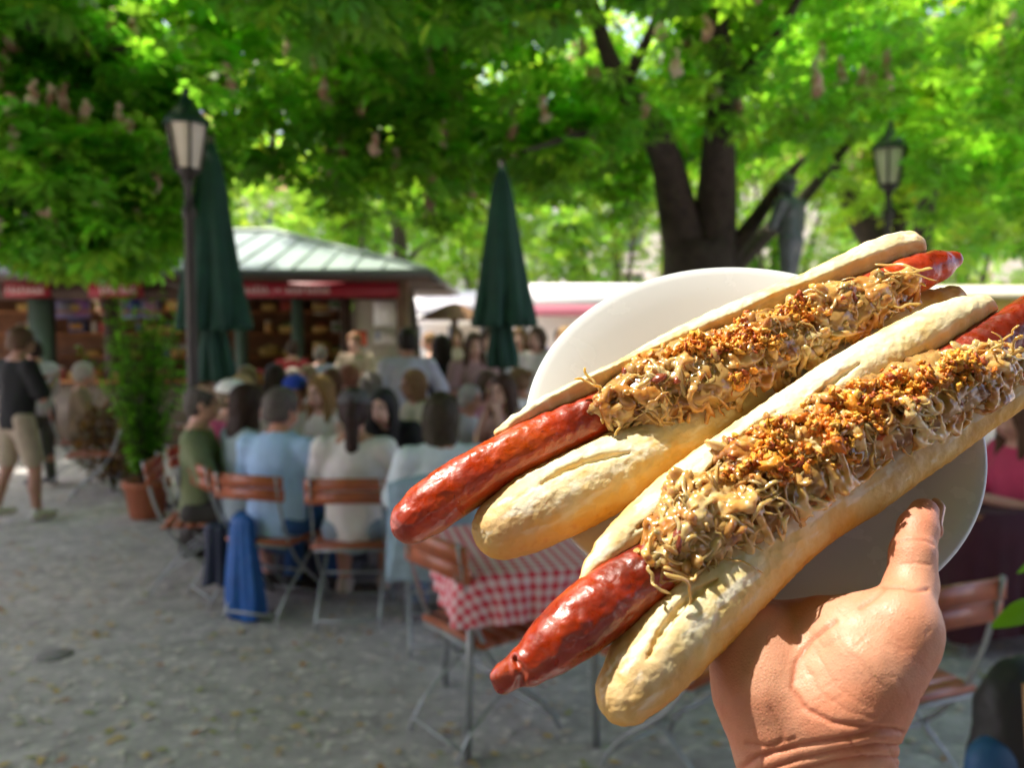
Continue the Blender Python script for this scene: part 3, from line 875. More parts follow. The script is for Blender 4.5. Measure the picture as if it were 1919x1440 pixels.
        if hs == 'long':
            S.line([H(0, -.05, .0), H(0, -.085, -.16), H(0, -.10, -.36)], [.098, .090, .070], k=.03, sq=((0, 1, 0), .55))
            for sx in (-1, 1): S.line([H(sx * .072, .01, .02), H(sx * .085, .0, -.12), H(sx * .09, .02, -.28)], [.03, .032, .02], k=.03)
        if hs == 'braid':
            S.line([H(0, -.09, .03), H(.0, -.125, -.04), H(0, -.12, -.20), H(0, -.115, -.36), H(0, -.12, -.52)], [.04, .042, .038, .030, .018], k=.02)
        if hs == 'pony':
            S.line([H(0, -.10, .03), H(-.02, -.16, -.02), H(-.03, -.17, -.14), H(-.02, -.15, -.24)], [.03, .040, .036, .014], k=.02)
        if hs == 'bun': S.ell(H(0, -.12, .075), (.045, .042, .040), k=.01)
        V, Q = S.mesh(); Nn = vnormals(V, Q)
        V = V + Nn * ((fbm(V * (1, 1, .35), 60, 3, 3) - .5) * .014)[:, None]
        mesh('hair', V, Q, mono or hairm(hc), root)
    if hat:
        hcx, ht = hat
        S = SDF(j['hd'] - (.22, .22, .1), j['hd'] + (.22, .26, .24), .009)
        S.ell(H(0, -.010, .048), (.098, .116, .092), R=Rh)
        S.ell(H(0, -.010, .030), (.084, .100, .085), op='cut', R=Rh, k=.002)
        S.plane(H(0, 0, .035), (0, -.15, -1))
        if ht == 'cap': S.cap(H(0, .10, .045), H(0, .145, .038), .066, .058, k=.004, sq=((0, .1, 1), .12))
        else: S.cap(H(0, -.01, .045), H(0, .01, .045), .165, .165, k=.006, sq=((0, 0, 1), .06))
        V, Q = S.mesh(); mesh('cap' if ht == 'cap' else 'hat', V, Q, mt(hcx), root)
    return root


G1, G2, G3 = 'guests seated around the middle table', 'guests seated at the tables farther back', 'people standing and walking in the market'
if QUICK != 'hero':
    sk1, sk2, sk3 = (.60, .33, .25), (.50, .25, .17), (.66, .40, .31)
    person('man walking at far left in black t-shirt, beige shorts and pale trainers', 25, 6.9, -25, 'stand', 'phone', ((.008, .009, .010), .42), ((.45, .37, .28), 'short'), ((.12, .07, .045), 'short'), (.65, .63, .58), (.45, .24, .17), group=G3, stride=.12, s=.99)
    person('balding man in olive green t-shirt seated at the left end, facing right', 366, 5.1, -78, 'sit', 'table', ((.20, .235, .12), .45), ((.05, .045, .04), 'short'), ((.10, .085, .075), 'bald'), (.08, .07, .06), sk1, group=G1, lean=.02)
    person('person in raspberry pink shirt and white cap beside the balding man', 408, 5.7, -95, 'sit', 'table', ((.62, .10, .20), .5), ((.3, .3, .32), 'long'), ((.2, .15, .1), 'short'), (.3, .3, .3), sk1, hat=((.82, .82, .80), 'cap'), group=G1, lean=.12)
    person('blond person in white top behind the white cap, face towards the camera', 455, 6.3, 190, 'sit', 'chin', ((.75, .70, .68), .3), ((.2, .2, .25), 'long'), ((.50, .33, .16), 'bob'), (.3, .3, .3), sk3, group=G1)
    person('man with grey cropped hair in light blue t-shirt, seated with his back turned', 512, 4.7, -18, 'sit', 'table', ((.38, .57, .84), .46), ((.03, .10, .28), 'long'), ((.115, .095, .085), 'short'), (.05, .05, .05), (.55, .25, .18), group=G1, build=1.12, lean=.10, look=(-.35, 0), s=1.0)
    person('long-haired guest in pale grey-blue top, half hidden left of the light blue t-shirt', 446, 5.0, -50, 'sit', 'table', ((.34, .42, .46), .46), ((.05, .06, .1), 'long'), ((.035, .018, .012), 'long'), (.1, .1, .1), sk1, group=G1, lean=.05)
    person('woman in white top and denim shorts with a long dark braid down her back', 660, 4.6, 2, 'sit', 'table', ((.78, .74, .74), .30), ((.26, .33, .40), 'short'), ((.040, .022, .018), 'braid'), (.55, .45, .38), sk2, hat=((.10, .095, .10), 'cap'), group=G1, lean=.06)
    person('man in royal blue cap and white t-shirt seated across the table', 560, 6.3, 175, 'sit', 'table', ((.76, .74, .72), .45), ((.1, .1, .12), 'long'), ((.1, .07, .05), 'short'), (.1, .1, .1), sk1, hat=((.02, .06, .42), 'cap'), group=G1, look=(.2, 0))
    person('woman with loose fair hair and white strap top across the table', 612, 6.2, 150, 'sit', 'table', ((.78, .74, .72), 0), ((.1, .1, .12), 'long'), ((.26, .15, .055), 'long'), (.1, .1, .1), sk3, group=G1)
    person('person with grey hair and lavender shirt, seated with back to the camera', 688, 6.6, -15, 'sit', 'table', ((.50, .50, .66), .45), ((.1, .1, .12), 'long'), ((.16, .14, .12), 'short'), (.1, .1, .1), sk1, group=G2)
    person('woman bending forward in black top, dark hair falling past her face', 748, 5.9, 165, 'sit', 'table', ((.012, .012, .014), .1), ((.05, .05, .06), 'long'), ((.030, .028, .030), 'long'), (.1, .1, .1), sk3, group=G1, lean=.42)
    person('person with short dark brown hair, teal collar and white top, back to the camera', 826, 4.25, 8, 'sit', 'table', ((.66, .74, .80), .45), ((.12, .16, .22), 'long'), ((.045, .035, .022), 'bob'), (.1, .1, .1), sk2, group=G1, lean=.05)
    person('man standing behind the tables in pale lavender t-shirt, back turned, arms folded', 765, 7.4, 12, 'stand', 'akimbo', ((.56, .56, .68), .46), ((.20, .19, .18), 'short'), ((.030, .024, .020), 'short'), (.2, .2, .2), sk2, group=G3, s=.985, build=1.1)
    person('dark-haired person standing in black beside the lavender t-shirt', 832, 8.1, 25, 'stand', 'down', ((.010, .010, .018), .8), ((.28, .24, .20), 'long'), ((.025, .016, .012), 'long'), (.1, .1, .1), sk2, group=G3, s=.95)
    person('woman standing in dusty rose dress left of the middle parasol', 886, 8.0, 195, 'stand', 'crossed', ((.44, .27, .27), .35), ((.1, .1, .1), 'long'), ((.10, .055, .035), 'long'), (.1, .1, .1), sk3, group=G3, s=.96, dress=True)
    person('person leaning over in royal blue jacket near the pale poster', 705, 8.0, 60, 'sit', 'table', ((.01, .05, .36), 1.0), ((.05, .05, .06), 'long'), ((.3, .12, .07), 'short'), (.1, .1, .1), sk1, group=G2, lean=.5, s=1.08)
    person('long-haired person in black top seated in the back row', 512, 7.6, 5, 'sit', 'table', ((.012, .014, .018), .9), ((.05, .05, .06), 'long'), ((.035, .025, .014), 'long'), (.1, .1, .1), sk2, group=G2, s=1.02)
    person('brown-haired woman seated left of the royal blue jacket', 622, 7.3, 20, 'sit', 'table', ((.22, .14, .09), .9), ((.05, .05, .06), 'long'), ((.13, .055, .030), 'bob'), (.1, .1, .1), sk1, group=G2)
    person('person in teal top seated beside the lower parasol pole', 470, 7.9, 160, 'sit', 'table', ((.05, .22, .28), .45), ((.05, .05, .06), 'long'), ((.30, .20, .11), 'short'), (.1, .1, .1), sk3, group=G2)
    person('customer in red top standing at the kiosk counter', 548, 10.6, 10, 'stand', 'table', ((.36, .02, .03), .9), ((.05, .06, .1), 'long'), ((.05, .03, .02), 'short'), (.1, .1, .1), sk1, group=G3, s=.9)
    person('customer in grey-blue shirt standing at the kiosk counter', 598, 10.4, -8, 'stand', 'down', ((.25, .30, .38), .45), ((.05, .06, .1), 'long'), ((.20, .18, .16), 'short'), (.1, .1, .1), sk1, group=G3, s=.86)
    person('brown-haired woman with pale pink top seated right of the middle parasol', 955, 6.3, 140, 'sit', 'chin', ((.62, .38, .36), .2), ((.05, .05, .06), 'long'), ((.065, .035, .025), 'long'), (.1, .1, .1), sk3, group=G2)
    person('person in rose skirt and top seated just left of the upper bun tip', 905, 6.9, 215, 'sit', 'table', ((.50, .22, .27), .3), ((.05, .05, .06), 'long'), ((.10, .06, .04), 'bob'), (.1, .1, .1), sk3, group=G2)
    person('man in white shirt with navy stripes standing behind the middle parasol', 912, 9.6, 200, 'stand', 'crossed', ((.66, .64, .74), .46), ((.10, .12, .18), 'long'), ((.06, .04, .03), 'short'), (.1, .1, .1), sk3, group=G3)
    person('person in white t-shirt and jeans walking right of the middle parasol', 1012, 9.0, 150, 'stand', 'down', ((.78, .74, .76), .45), ((.08, .14, .24), 'long'), ((.10, .06, .04), 'bob'), (.1, .1, .1), sk3, group=G3, stride=.15)
    person('person in coral top standing right of the middle parasol', 975, 10.2, 170, 'stand', 'crossed', ((.70, .36, .30), .3), ((.08, .14, .24), 'long'), ((.20, .11, .05), 'long'), (.1, .1, .1), sk3, group=G3)
    person('person in lilac shirt far back near the pink awning', 1048, 12.2, 190, 'stand', 'down', ((.50, .42, .60), .45), ((.20, .20, .24), 'long'), ((.06, .04, .03), 'short'), (.1, .1, .1), sk2, group=G3)
    person('person in cream dress far back between parasol and kiosk corner', 858, 12.5, 175, 'stand', 'down', ((.70, .62, .52), .2), ((.2, .2, .24), 'long'), ((.14, .08, .04), 'long'), (.1, .1, .1), sk3, group=G3, dress=True)
    person('person in raspberry t-shirt and blue jeans seated at the right edge', 1932, 4.35, 95, 'sit', 'table', ((.62, .06, .16), .45), ((.06, .16, .36), 'long'), ((.10, .05, .03), 'long'), (.1, .1, .1), sk1, group=G2)
    person('shopper in white long sleeves behind the black t-shirt', 70, 8.6, 60, 'stand', 'phone', ((.50, .48, .52), 1.0), ((.07, .07, .06), 'long'), ((.03, .02, .015), 'short'), (.1, .1, .1), sk2, group=G3, s=.92)
    person('seated guest in beige jacket beside the green post', 142, 8.8, -60, 'sit', 'table', ((.26, .19, .12), 1.0), ((.20, .16, .11), 'long'), ((.42, .38, .34), 'short'), (.1, .1, .1), sk2, group=G2)


    X = [(585, 8.9, 150, 'sit', 'white', (.78, .76, .74), (.30, .2, .12), 'short'), (648, 8.8, 60, 'sit', 'pale pink', (.68, .44, .42), (.45, .38, .30), 'bob'), (735, 9.3, -60, 'sit', 'sky blue', (.36, .50, .68), (.12, .07, .04), 'short'),
         (790, 6.9, 120, 'sit', 'cream', (.70, .64, .52), (.28, .16, .08), 'bob'), (868, 6.7, -120, 'sit', 'light grey', (.50, .50, .52), (.42, .40, .38), 'short'), (985, 7.6, 60, 'sit', 'white', (.80, .78, .78), (.22, .13, .07), 'bun'),
         (815, 10.8, 100, 'stand', 'peach', (.74, .48, .38), (.30, .18, .09), 'short'), (878, 11.4, -80, 'stand', 'white', (.80, .78, .76), (.06, .04, .03), 'short'), (928, 12.0, 70, 'stand', 'mauve', (.46, .32, .44), (.40, .26, .12), 'bun'),
         (990, 12.6, -60, 'stand', 'pale blue', (.48, .56, .70), (.10, .06, .04), 'short'), (1070, 10.8, 80, 'stand', 'salmon', (.72, .36, .30), (.36, .22, .10), 'bob'), (540, 9.4, -40, 'sit', 'turquoise', (.10, .42, .48), (.36, .30, .26), 'short'),
         (430, 7.6, 120, 'sit', 'coral', (.62, .22, .18), (.28, .16, .08), 'bob'), (668, 10.4, 170, 'stand', 'beige', (.46, .38, .28), (.20, .10, .05), 'bun')]
    where = ['before the kiosk counter', 'left of the cream panel', 'in front of the cream panel', 'left of the teal collar', 'just behind the teal collar', 'beside the plate rim',
             'beyond the black-clad stander', 'left of the middle parasol', 'behind the middle parasol', 'right of the middle parasol', 'close to the plate rim', 'under the red sign band', 'beside the lamp post', 'at the right end of the counter']
    for (px_, D_, fc, po, cn, cc_, hc_, hs_), wh in zip(X, where):
        person(f"{'standing' if po == 'stand' else 'seated'} figure in {cn} top {wh}", px_, D_, fc, po, 'table' if po == 'sit' else ['crossed', 'down'][px_ % 2], (cc_, .45), ((.16, .18, .24), 'long'), (hc_, hs_), (.2, .2, .2), [sk1, sk2, sk3][px_ % 3], group=G3 if po == 'stand' else G2, s=.92 + (px_ % 7) * .015)
        if po == 'sit': EXC.append((px_, D_, fc, f'slatted chair of the figure in {cn} {wh}'))

# ================================================================ CHAIRS, TABLES, THINGS
slat = pm('red_brown_varnished_slats', (.40, .105, .040), .42, noise=(14, .25), bump=(60, .2, .002), coat=.25)
steel = pm('galvanised_steel', (.33, .36, .36), .45, metal=.35, noise=(20, .15))
def curve(pts, n=14):
    return resample(np.array(pts), n)
def make_chair():
    r = empty('folding_chair')
    m = MB()
    for i in range(6):
        y = -.19 + i * .072
        m.box((-.215, y, .448), (.215, y + .062, .466))
    m.build('seat', slat, r)
    m = MB()
    for z in (.715, .79):
        m.box((-.225, -.262 - (z - .7) * .15, z), (.225, -.244 - (z - .7) * .15, z + .066))
    m.build('backrest', slat, r)
    for sx in (-1, 1):
        x = sx * .195
        MB().tube(curve([(x, -.285, .87), (x, -.245, .66), (x, -.17, .44), (x, -.02, .26), (x, .14, .16), (x, .21, .06), (x, .225, .01)]), .0105, 8, sq=.55).build('leg', steel, r, True)
        x = sx * .175
        MB().tube(curve([(x, .20, .44), (x, .12, .38), (x, -.01, .27), (x, -.16, .17), (x, -.255, .08), (x, -.28, .01)]), .0105, 8, sq=.55).build('leg', steel, r, True)
    for y, z, w in ((.21, .06, .195), (-.262, .06, .175), (-.02, .262, .195), (.20, .436, .195), (-.19, .436, .195)):
        MB().tube([(-w, y, z), (w, y, z)], .0078).build('crossbar', steel, r, True)
    return r
def dup(root, loc, rz, label, group=None, s=None):
    r = root.copy(); COL.objects.link(r); r.location = loc; r.rotation_euler = (0, 0, rz)
    if s: r.scale = (s, s, s)
    tag(r, label, None, group)
    for ch in list(root.children):
        c = ch.copy(); COL.objects.link(c); c.parent = r
        for g in ch.children:
            d = g.copy(); COL.objects.link(d); d.parent = c
    return r
def sheet(name, fn, nu, nv, th, mat, parent=None, **k):
    """closed cloth of thickness th from fn(u,v)->point"""
    u, v = np.meshgrid(np.linspace(0, 1, nu), np.linspace(0, 1, nv), indexing='ij')
    P = fn(u, v)
    gu = np.gradient(P, axis=0); gv = np.gradient(P, axis=1); N = np.cross(gu, gv); N /= np.linalg.norm(N, axis=-1)[..., None] + 1e-9
    V = np.concatenate([(P + N * th / 2).reshape(-1, 3), (P - N * th / 2).reshape(-1, 3)])
    i, j = np.meshgrid(np.arange(nu - 1), np.arange(nv - 1), indexing='ij'); a = (i * nv + j).ravel()
    Q1 = np.stack([a, a + nv, a + nv + 1, a + 1], -1); o = nu * nv; Q2 = Q1[:, ::-1] + o
    rim = np.r_[np.arange(nv - 1), (nv - 1) + nv * np.arange(nu - 1), (nu * nv - 1) - np.arange(nv - 1), (nu - 1) * nv - nv * np.arange(nu - 1), 0]
    Q3 = np.stack([rim[:-1], rim[1:], rim[1:] + o, rim[:-1] + o], -1)
    return mesh(name, V, [np.vstack([Q1, Q2, Q3])], mat, parent, True, **k)

if QUICK != 'hero':
    C0 = make_chair(); tag(C0, 'empty folding chair with red-brown slats drawn up to the checked tablecloth, nearest of all', 'chair', 'slatted folding chairs')
    C0.location = (GX(915, 3.25), 3.25, 0); C0.rotation_euler = (0, 0, math.radians(-52))
    CH = [(366, 5.1, -78, 'slatted chair under the man in the olive green t-shirt'), (512, 4.7, -18, 'slatted chair under the man in the light blue t-shirt'),
          (446, 5.0, -50, 'slatted chair under the long-haired guest in the grey-blue top'), (660, 4.6, 2, 'slatted chair under the woman with the long braid'), (826, 4.25, 8, 'slatted chair under the guest with teal collar, denim jacket over it'),
          (408, 5.7, -95, 'slatted chair under the guest in the raspberry shirt and white cap'), (455, 6.3, 190, 'slatted chair under the blond guest in white'), (560, 6.3, 175, 'slatted chair under the man in the royal blue cap'),
          (612, 6.2, 150, 'slatted chair under the woman with loose fair hair'), (688, 6.6, -15, 'slatted chair under the grey-haired guest in lavender'), (748, 5.9, 165, 'slatted chair under the woman bending forward in black'),
          (705, 8.0, 60, 'slatted chair under the guest in the royal blue jacket'), (512, 7.6, 5, 'slatted chair under the long-haired guest in black'), (622, 7.3, 20, 'slatted chair under the brown-haired woman'),
          (470, 7.9, 160, 'slatted chair under the guest in the teal top'), (955, 6.3, 185, 'slatted chair under the woman in the pale pink top'), (905, 6.9, 170, 'slatted chair under the guest in rose'),
          (1932, 4.35, 95, 'slatted chair at the right edge under the raspberry t-shirt'), (142, 8.8, -60, 'slatted chair under the guest in the beige jacket')]
    for px, D, rz, lb in CH + EXC:
        a = math.radians(rz)
        dup(C0, (GX(px, D) - 0, D, 0), a, lb)
    dup(C0, (GX(1672, 2.72), 2.72, 0), math.radians(22), 'empty slatted chair behind the thumb, tilted towards the table edge')
    dup(C0, (GX(172, 7.9), 7.9, 0), math.radians(110), 'empty slatted chair standing left of the terracotta pot')
    dup(C0, (GX(1290, 2.9), 2.9, 0), math.radians(40), 'empty slatted chair in shade between the bun tip and the wrist')

    wood = pm('table_wood', (.24, .10, .05), .5, noise=(10, .3))
    def check_mat(name, c1, c2, size):
        m = pm(name, c1, .85); nt = m.node_tree; b = nt.nodes['Principled BSDF']; L = nt.links
        tc = sn(nt, 'ShaderNodeTexCoord'); sp = sn(nt, 'ShaderNodeSeparateXYZ'); L.new(tc.outputs['UV'], sp.inputs[0])
        w = []
        for ax in ('X', 'Y'):
            k = sn(nt, 'ShaderNodeMath', operation='MULTIPLY'); k.inputs[1].default_value = 1 / size; L.new(sp.outputs[ax], k.inputs[0])
            fr_ = sn(nt, 'ShaderNodeMath', operation='FRACT'); L.new(k.outputs[0], fr_.inputs[0])
            g = sn(nt, 'ShaderNodeMath', operation='GREATER_THAN'); g.inputs[1].default_value = .5; L.new(fr_.outputs[0], g.inputs[0]); w.append(g)
        ad = sn(nt, 'ShaderNodeMath', operation='ADD'); L.new(w[0].outputs[0], ad.inputs[0]); L.new(w[1].outputs[0], ad.inputs[1])
        cr = sn(nt, 'ShaderNodeMapRange'); cr.inputs['From Max'].default_value = 2; L.new(ad.outputs[0], cr.inputs['Value'])
        mx = sn(nt, 'ShaderNodeMix', data_type='RGBA'); mx.inputs['A'].default_value = (*c2, 1); mx.inputs['B'].default_value = (*c1, 1)
        L.new(cr.outputs[0], mx.inputs['Factor']); L.new(mx.outputs['Result'], b.inputs['Base Color'])
        return m
    red_check = check_mat('red_white_check', (.70, .012, .045), (.82, .62, .64), .048)
    pink_check = check_mat('pink_white_check', (.62, .14, .20), (.74, .62, .62), .06)
    maroon = pm('maroon_cloth', (.055, .008, .018), .8, noise=(8, .2), bump=(20, .4, .01))
    grn_metal = pm('green_painted_metal', (.03, .07, .05), .4)
    def table(px, D, rz, w, l, label, tl=None, cl=None, drop=.24, cm=None, x=None, cloth_seed=1, group='tables among the guests'):
        X = GX(px, D) if x is None else x
        t = empty('table', (X, D, 0), math.radians(rz), label, 'table', group)
        MB().box((-w / 2, -l / 2, .715), (w / 2, l / 2, .742)).build('tabletop', wood, t)
        for sx in (-1, 1):
            for sy in (-1, 1):
                MB().tube([(sx * (w / 2 - .07), sy * (l / 2 - .06), .715), (sx * (w / 2 - .05), sy * (l / 2 - .05), 0)], .016).build('leg', steel, t, True)
        if cm is None: return t
        # cloth: top plus hanging skirt with waves, uv in metres
        rad = []; nn = 200
        per = []
        # profile along a rounded rectangle perimeter
        for k in range(nn):
            a = 2 * math.pi * k / nn; ca, sa = math.cos(a), math.sin(a)
            e = 6; rr = (abs(ca) ** e + abs(sa) ** e) ** (-1 / e)
            per.append((ca * rr, sa * rr))
        per = np.array(per); W2, L2 = w / 2 + .008, l / 2 + .008
        V = []; UV = []
        for f_ in (.0, .35, .7, .93, 1.0):
            q = per * f_; V.append(np.c_[q[:, 0] * W2, q[:, 1] * L2, np.full(nn, .7475 if f_ < 1 else .744)])
            UV.append(np.c_[q[:, 0] * W2, q[:, 1] * L2])
        wave = np.sin(np.arange(nn) / nn * 2 * np.pi * 13 + cloth_seed) * .5 + np.sin(np.arange(nn) / nn * 2 * np.pi * 29 + 2 * cloth_seed) * .3
        for d_ in (.05, .10, .15, .20, 1.0):
            dd = drop * min(1, d_ / .2 * .8) if d_ < 1 else drop
            corner = np.abs(per[:, 0] * per[:, 1]) ** 4
            off = .012 + wave * .024 * dd / drop + corner * .03
            nrm = per / np.linalg.norm(per, axis=1)[:, None]
            V.append(np.c_[per[:, 0] * W2 + nrm[:, 0] * off, per[:, 1] * L2 + nrm[:, 1] * off, .744 - dd * (1 + corner * .22)])
            UV.append(np.c_[per[:, 0] * (W2 + dd), per[:, 1] * (L2 + dd)])
        V = np.vstack(V); UV = np.vstack(UV) + 5
        k = len(V) // nn
        i = np.arange(k - 1)[:, None] * nn; jj = np.arange(nn)[None]; j2 = (jj + 1) % nn
        Q = np.stack([i + jj, i + nn + jj, i + nn + j2, i + j2], -1).reshape(-1, 4)[:, ::-1]
        c = mesh('tablecloth', V, Q, cm, None, True)
        uv = c.data.uv_layers.new(name='UVMap'); idx = np.zeros(len(c.data.loops), dtype=np.int32); c.data.loops.foreach_get('vertex_index', idx)
        uv.data.foreach_set('uv', UV[idx].astype(np.float32).ravel())
        c.location = (X, D, 0); c.rotation_euler = (0, 0, math.radians(rz))
        tag(c, cl, 'tablecloth', 'tablecloths')
        return t
    table(965, 3.38, 12, .62, .78, 'small table under the bright red and white checked cloth', cl='bright red and white checked cloth on the near table, below the upper hot dog', cm=red_check, drop=.19)
    table(640, 5.45, 0, 1.30, .80, 'long table the seated group gathers around', cl='pink and white checked cloth on the table before the woman with the braid', cm=pink_check, drop=.2, cloth_seed=3)
    table(862, 5.2, 4, .95, .75, 'table in front of the guest with teal collar', cl='pink checked cloth in front of the guest with teal collar', cm=pink_check, drop=.2, cloth_seed=5)
    table(590, 7.0, 0, 1.9, .60, 'table of the back row near the kiosk')
    table(930, 6.0, 0, .8, .55, 'table right of the middle parasol, mostly behind the plate')
    table(1862, 4.35, 0, .72, .8, 'table at the right edge', cl='dark maroon cloth hanging low on the table at the right edge', cm=maroon, drop=.62, cloth_seed=2)
    # ------------------------------------------------ things on tables
    glass = pm('clear_glass', (.9, .95, .95), .05, trans=.9, ior=1.45)
    beer = pm('amber_beer', (.75, .36, .04), .1, trans=.3)
    foam = pm('white_foam', (.85, .82, .76), .8)
    def mug(x, y, z, label, col=beer, h=.13):
        r = empty('beer_mug', (x, y, z), random.uniform(0, 6), label, 'mug', 'drinks on the tables')
        MB().lathe([(0, .0), (.036, 0), (.040, .012), (.039, h), (.036, h), (.036, .014), (0, .014)], 20).build('glass', glass, r, True)
        MB().lathe([(0, .015), (.034, .015), (.034, h * .82), (0, h * .82)], 20).build('beer', col, r, True)
        MB().lathe([(0, h * .83), (.034, h * .83), (.033, h * .97), (0, h * .98)], 20).build('foam', foam, r, True)
        MB().tube(curve([(.038, 0, h * .85), (.062, 0, h * .8), (.066, 0, h * .5), (.058, 0, h * .25), (.039, 0, h * .2)], 12), .006).build('handle', glass, r, True)
        return r
    tz = .749
    mug(GX(582, 5.3), 5.30, tz, 'beer mug left of the braid, on the pink checked cloth')
    mug(GX(600, 5.5), 5.50, tz, 'tall orange drink behind the left beer mug', pm('orange_drink', (.80, .16, .03), .2), .16)
    mug(GX(705, 5.35), 5.35, tz, 'beer mug just right of the woman with the braid')
    mug(GX(770, 5.1), 5.15, tz, 'beer mug at the left end of the right-hand checked cloth')
    mug(GX(880, 5.2), 5.2, tz, 'beer mug in front of the guest with teal collar')
    mug(GX(470, 7.0), 6.95, .742, 'beer mug at the left end of the back table')
    mug(GX(560, 7.0), 7.05, .742, 'beer mug in the middle of the back table')
    mug(GX(665, 7.0), 7.0, .742, 'beer mug at the right end of the back table')
    def napkin(u, v):
        x = (u - .5) * .20; y = (v - .5) * .16
        return np.stack([x, y, .05 + .05 * np.cos(u * 5) * (1 - np.abs(v - .5)) + .02 * np.sin(v * 9)], -1)
    o = sheet('napkin', napkin, 14, 12, .003, pm('crimson_paper', (.65, .01, .06), .7)); o.location = (GX(745, 5.1), 5.1, tz); tag(o, 'crimson paper napkin bunched up before the woman in black', 'napkin')
    def paper(u, v): return np.stack([(u - .5) * .24, (v - .5) * .17, .004 + .003 * np.sin(u * 6)], -1)
    o = sheet('menu_sheet', paper, 6, 4, .002, pm('white_paper', (.8, .8, .8), .7)); o.location = (GX(1868, 4.2), 4.25, tz); tag(o, 'white menu sheet lying on the maroon cloth at the right edge', 'menu')
    # ------------------------------------------------ jackets on chairs
    bluej = pm('bright_blue_nylon', (.004, .10, .38), .5, noise=(6, .2), bump=(18, .5, .02))
    def drape(name, label, cat, x, y, rz, w, ztop, zbot, mat, depth=.05, folds=3, flare=.15, seed=1):
        def fn(u, v):
            a = u * 2 * np.pi; t = v
            ww = w / 2 * (1 + flare * t) * (1 + .06 * np.sin(5 * t + seed)); dd = depth * (1 + .5 * t)
            rr = 1 + .16 * np.sin(a * folds + seed + t * 1.5) * t + .07 * np.sin(a * (folds * 2 + 1) + seed * 2)
            z = ztop - (ztop - zbot) * t - .02 * np.sin(a * 2 + seed) * t
            s_ = np.where(t < .06, .25 + t / .06 * .75, 1.0)
            return np.stack([ww * rr * np.cos(a) * s_, dd * rr * np.sin(a) * s_, z], -1)
        o = sheet(name, fn, 64, 30, .006, mat); o.location = (x, y, 0); o.rotation_euler = (0, 0, rz)
        return tag(o, label, cat)
    drape('jacket', 'bright blue jacket hanging from the chair of the man in light blue, touching the ground', 'jacket', GX(455, 4.62), 4.55, math.radians(-25), .15, .62, .02, bluej, .04, 5, .75, 4)
    drape('bag', 'dark navy bag hanging beside the bright blue jacket', 'bag', GX(405, 4.75), 4.75, 0, .17, .52, .14, pm('navy_nylon', (.006, .015, .045), .6), .06, 3, .1, 2)
    drape('jacket', 'pale blue denim jacket hung over the backrest of the guest with teal collar', 'jacket', GX(812, 3.93), 3.93, math.radians(8), .44, .95, .42, pm('washed_denim', (.30, .42, .52), .8, noise=(12, .25), bump=(30, .4, .01)), .045, 4, .05, 3)
    # backpack at the lower right corner
    bp = empty('backpack', (1.01, 1.60, .12), math.radians(20), 'black and blue backpack with a tan strap in the lower right corner', 'backpack')
    S = SDF((-.2, -.16, .2), (.2, .16, .95), .008); S.cap((0, 0, .42), (0, 0, .76), .15, .12, sq=((0, 1, 0), .6)); V, Q = S.mesh(); V = V + vnormals(V, Q) * ((fbm(V, 14, 2, 3) - .5) * .03)[:, None]
    mesh('bag_body', V + (.06, 0, -.02), Q, pm('black_nylon', (.012, .012, .013), .6), bp)
    S = SDF((-.25, -.16, .15), (.2, .16, .8), .008); S.cap((-.06, -.02, .40), (-.05, -.02, .66), .075, .06, sq=((0, 1, 0), .7)); V, Q = S.mesh()
    mesh('side_pocket', V, Q, pm('blue_nylon', (.01, .07, .18), .6), bp)
    MB().tube(curve([(-.05, -.10, .86), (-.085, -.14, .74), (-.075, -.16, .58), (-.03, -.15, .42), (.02, -.10, .34)], 20), .026, 10, sq=.25).build('strap', pm('tan_leather', (.40, .22, .10), .6), bp, True)
    st_ = MB(); st_.box((-.25, -.2, .40), (.32, .22, .43)); 
    bt_ = empty('stool', (GX(1930, 1.78), 1.80, 0), math.radians(20), 'low wooden stool carrying the backpack in the lower right corner', 'stool')
    MB().box((-.1, -.14, .30), (.25, .2, .32)).build('seat', wood, bt_)
    for sx in (-.07, .22):
        for sy in (-.11, .17): MB().tube([(sx, sy, .30), (sx * 1.1, sy * 1.1, 0)], .014).build('leg', steel, bt_, True)
